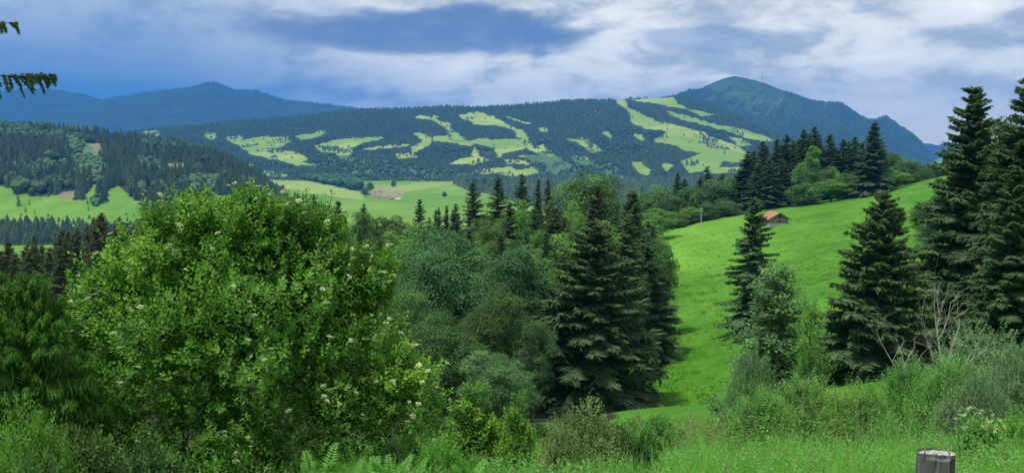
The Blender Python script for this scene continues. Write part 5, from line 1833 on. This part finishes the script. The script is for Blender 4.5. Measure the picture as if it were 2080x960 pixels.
def post():
    rng = np.random.default_rng(4)
    Y = 5.5
    X, _, Zt = at(1902, 917, Y)
    z = gz(X, Y)
    H = Zt - z
    o = thing('wooden_post', (X, Y, z), 'thick weathered grey post with split sides and a bleached top, standing in the tall grass', 'post')
    R = 0.112
    n = 72
    th = np.arange(n) / n * 2 * PI                       # -pi/2 faces the camera
    rings = np.concatenate([[-0.3, 0.0, H * 0.5], np.linspace(H - 0.30, H, 26)])
    V = []
    front = (th - 1.5 * PI + PI) % (2 * PI) - PI          # angle from the camera side, + = right
    lump = 1 + 0.015 * np.sin(3 * th + 1) + 0.006 * np.sin(7 * th) + rng.normal(0, 0.004, n)
    cracks = [(-0.42, 0.045, 0.17), (-1.15, 0.045, 0.10), (0.98, 0.05, 0.06), (2.3, 0.05, 0.06), (0.18, 0.04, 0.03), (-2.2, 0.04, 0.2)]
    for zz in rings:
        dz = H - zz
        r = R * lump * (1 + 0.07 * np.clip(dz / 0.3, 0, 1.5))
        for c, wd_, dp_ in cracks:
            cc = c + 0.05 * math.sin(zz * 14 + c)
            r = r * (1 - dp_ * np.exp(-((front - cc) / wd_) ** 2))
        # a slab has broken off the right front, leaving a hollow with a slanting ledge
        ledge = 0.20 - 0.08 * np.clip((front - 0.45) / 0.8, 0, 1)
        hol = np.clip((front - 0.40) / 0.05, 0, 1) * np.clip((1.28 - front) / 0.16, 0, 1) * np.clip((ledge - dz) / 0.02, 0, 1) * np.clip((dz - 0.012) / 0.01, 0, 1)
        r = r * (1 - 0.50 * hol)
        # the front left shell stands a little lower than the core
        low = np.clip((front + 1.0) / 0.06, 0, 1) * np.clip((0.38 - front) / 0.06, 0, 1) * np.clip((0.020 - dz) / 0.006, 0, 1)
        r = r * (1 - 0.17 * low)
        V.append(np.stack([r * np.cos(th), r * np.sin(th), np.full(n, zz) + (0.003 * np.sin(2 * th) + 0.0015 * np.sin(11 * th) if zz > H - 0.001 else 0)], 1))
    m_ = len(rings)
    V = np.vstack(V)
    V[-n:, 2] -= 0.19 * V[-n:, 1] + 0.008
    Q = [(i * n + k, i * n + (k + 1) % n, (i + 1) * n + (k + 1) % n, (i + 1) * n + k) for i in range(m_ - 1) for k in range(n)]
    g = Geo(); g.quads(V, Q)
    obj('shaft', g.build('post_shaft', M_POSTW), o)
    # end grain: rings running to the heart, slightly dished with radial checks
    top = V[-n:]
    c = np.array([0.01, 0.0, H - 0.012])
    R_ = []
    for f in (1.0, 0.8, 0.55, 0.3, 0.1):
        p = c + (top - c) * f + np.array([0, 0, 0.001 if f == 1.0 else 0.0])
        if f < 1:
            p[:, 2] += 0.001 * np.sin(9 * th + f * 7) - 0.005 * np.exp(-((front + 0.42) / 0.09) ** 2) - 0.004 * np.exp(-((front - 2.3) / 0.08) ** 2) + rng.normal(0, 0.0015, n)
        R_.append(p)
    VV = np.vstack(R_ + [c[None]])
    Q = [(i * n + k, i * n + (k + 1) % n, (i + 1) * n + (k + 1) % n, (i + 1) * n + k) for i in range(4) for k in range(n)]
    g = Geo(); g.quads(VV, Q)
    g.add(np.vstack([R_[-1], c[None]]), [(k, (k + 1) % n, n) for k in range(n)])
    obj('end_grain', g.build('post_top', M_POSTTOP), o)
    for dx, dy in ((-0.088, -0.03), (0.045, -0.075)):
        g = Geo(); g.tube([(dx, dy, H - 0.03), (dx, dy, H + 0.010 - 0.19 * dy - 0.008), (dx, dy, H + 0.014 - 0.19 * dy - 0.008)], [0.004, 0.004, 0.009], 8); obj('nail', g.build('nail', M_NAIL), o)


post()

# ------------------------------------------------------------------ grass (too much to count)


def tall_grass():
    rng = np.random.default_rng(9)
    g = Geo()
    n = 150000
    Y = 4.0 + 17.0 * rng.uniform(0, 1, n) ** 1.25
    X = rng.uniform(-0.66, 0.70, n) * Y
    Z = ground(X, Y)
    px, _ = pix(X, Y, Z)
    dens = np.clip((px - 380) / 260, 0.12, 1) * (0.55 + 0.45 * (fbm(X / 0.9, Y / 0.9, 3, 12) > -0.1))
    k = rng.uniform(0, 1, n) < dens
    k &= ((X - at(1902, 908, 5.5)[0]) ** 2 + (Y - 5.5) ** 2) > 0.155 ** 2
    X, Y, Z = X[k], Y[k], Z[k]; n = len(X)
    tall = 1 + 0.7 * fbm(X / 1.1, Y / 1.1, 3, 14)
    h = rng.uniform(0.20, 0.68, n) * tall
    a = rng.uniform(0, 2 * PI, n)
    ln = rng.uniform(0.05, 0.55, n)
    hx, hy = np.cos(a), np.sin(a)
    w = rng.uniform(0.003, 0.0075, n) * (1 + 0.03 * Y)
    ang = rng.uniform(0, 2 * PI, n)
    sx, sy = np.cos(ang) * w, np.sin(ang) * w
    t0 = np.clip(0.45 + 0.35 * fbm(X / 0.8, Y / 0.8, 3, 15) + rng.normal(0, 0.15, n), 0, 1)
    levels = (0.0, 0.45, 0.8, 1.0)
    L = []
    for s in levels:
        cx = X + hx * h * ln * s ** 2; cy = Y + hy * h * ln * s ** 2; cz = Z - 0.03 + h * (s - 0.35 * ln * s ** 2.5)
        ww = 1 - s ** 1.5
        if s < 1:
            L.append(np.stack([cx - sx * ww, cy - sy * ww, cz], 1)); L.append(np.stack([cx + sx * ww, cy + sy * ww, cz], 1))
        else:
            L.append(np.stack([cx, cy, cz], 1))
    V = np.stack(L, 1).reshape(-1, 3)
    b = np.arange(n)[:, None] * 7
    T = np.concatenate([b + np.array([[i, i + 1, i + 3]]) for i in (0, 2)] + [b + np.array([[i, i + 3, i + 2]]) for i in (0, 2)] + [b + np.array([[4, 5, 6]])])
    g.add(V, T, np.repeat(t0, 7))
    o = obj('grass', g.build('tall_grass', M_GRASS), kind='stuff')
    o['label'] = 'tall soft green grass across the foreground slope'
    o['category'] = 'grass'
    # broad leaved herbs among the grass
    g = Geo()
    n = 6500
    Y = 5.0 + 14 * rng.uniform(0, 1, n) ** 1.2
    X = rng.uniform(-0.62, 0.64, n) * Y
    ok = (fbm(X / 0.9, Y / 0.9, 3, 18) > 0.02)
    X, Y = X[ok], Y[ok]; n = len(X)
    Z = ground(X, Y)
    for j in range(9):
        th = rng.uniform(0, 2 * PI, n)
        P = np.stack([X, Y, Z + rng.uniform(0.10, 0.58, n)], 1)
        D = np.stack([np.cos(th), np.sin(th), rng.uniform(0.0, 0.7, n)], 1)
        g.slivers(P, D, rng.uniform(0.05, 0.11, n), 0.028, np.cross(D, [0, 0, 1.0]), np.clip(0.5 + rng.normal(0, 0.2, n), 0, 1))
    o = obj('herbs', g.build('herbs', M_SHRUB), kind='stuff')
    o['label'] = 'leafy herbs mixed through the tall grass'
    o['category'] = 'herbs'
    # straw coloured seed heads over the grass
    g = Geo()
    n = 1500
    Y = 5.5 + 13 * rng.uniform(0, 1, n)
    X = rng.uniform(-0.5, 0.62, n) * Y
    Z = ground(X, Y)
    h = rng.uniform(0.45, 0.75, n)
    ln = rng.normal(0, 0.10, (n, 2))
    for j in range(8):
        s = 0.8 + 0.2 * j / 7
        P = np.stack([X + ln[:, 0] * s, Y + ln[:, 1] * s, Z + h * s], 1)
        D = rng.normal(0, 0.35, (n, 3)) + np.array([0, 0, 1.0])
        g.slivers(P, D, 0.045, 0.010, rng.normal(size=(n, 3)), np.clip(0.4 + rng.normal(0, 0.2, n), 0, 1))
    o = obj('seed_heads', g.build('seed_heads', M_STRAW), kind='stuff')
    o['label'] = 'pale seed heads swaying over the tall grass'
    o['category'] = 'grass'


tall_grass()


def meadow_tufts():
    rng = np.random.default_rng(19)
    n = 42000
    Y = np.exp(rng.uniform(math.log(85), math.log(330), n))
    X = rng.uniform(0.10, 0.56, n) * Y
    Z = ground(X, Y)
    px, py = pix(X, Y, Z)
    cl = fbm(X / 2.2, Y / 3.2, 3, 22) + rng.uniform(-0.35, 0.25, n)
    ok = inpoly(px, py, MEADOW) & (cl > 0.10) & (Y < 300) & (fbm(X / 30, Y / 30, 2, 24) > -0.35)
    X, Y, Z = X[ok], Y[ok], Z[ok]; n = len(X)
    g = Geo()
    for j in range(5):
        P = np.stack([X + rng.normal(0, 0.22, n), Y + rng.normal(0, 0.22, n), Z - 0.05], 1)
        D = rng.normal(0, 0.55, (n, 3)); D[:, 2] = np.abs(D[:, 2]) + 0.25
        g.slivers(P, D, rng.uniform(0.14, 0.34, n), 0.10, rng.normal(size=(n, 3)), np.clip(0.55 + rng.normal(0, 0.2, n), 0, 1))
    o = obj('meadow_grass', g.build('meadow_grass', M_TUFT), kind='stuff')
    o['label'] = 'low tufts of grass dotted over the bright meadow'
    o['category'] = 'grass'


meadow_tufts()

# ------------------------------------------------------------------ the air


def haze():
    m = bpy.data.materials.new('blue haze')
    m.use_nodes = True
    g = NT(m.node_tree)
    v = g.n('ShaderNodeVolumePrincipled')
    v.inputs['Color'].default_value = (0.05, 0.345, 1.0, 1)
    v.inputs['Density'].default_value = 7.3e-5
    v.inputs['Anisotropy'].default_value = 0.0
    out = g.n('ShaderNodeOutputMaterial')
    g.put(out.inputs['Volume'], v.outputs[0])
    b = Geo()
    z0, z1 = -215.0, 860.0
    b.box((0, 0, (z0 + z1) / 2), (28400, 28400, z1 - z0))
    o = obj('haze', b.build('haze', m), kind='stuff')
    o['label'] = 'blue haze in the air over the valley'
    o['category'] = 'haze'


haze()
print('TREES', COUNT)

print('TRIS', sum(len(m.polygons) for m in bpy.data.meshes))
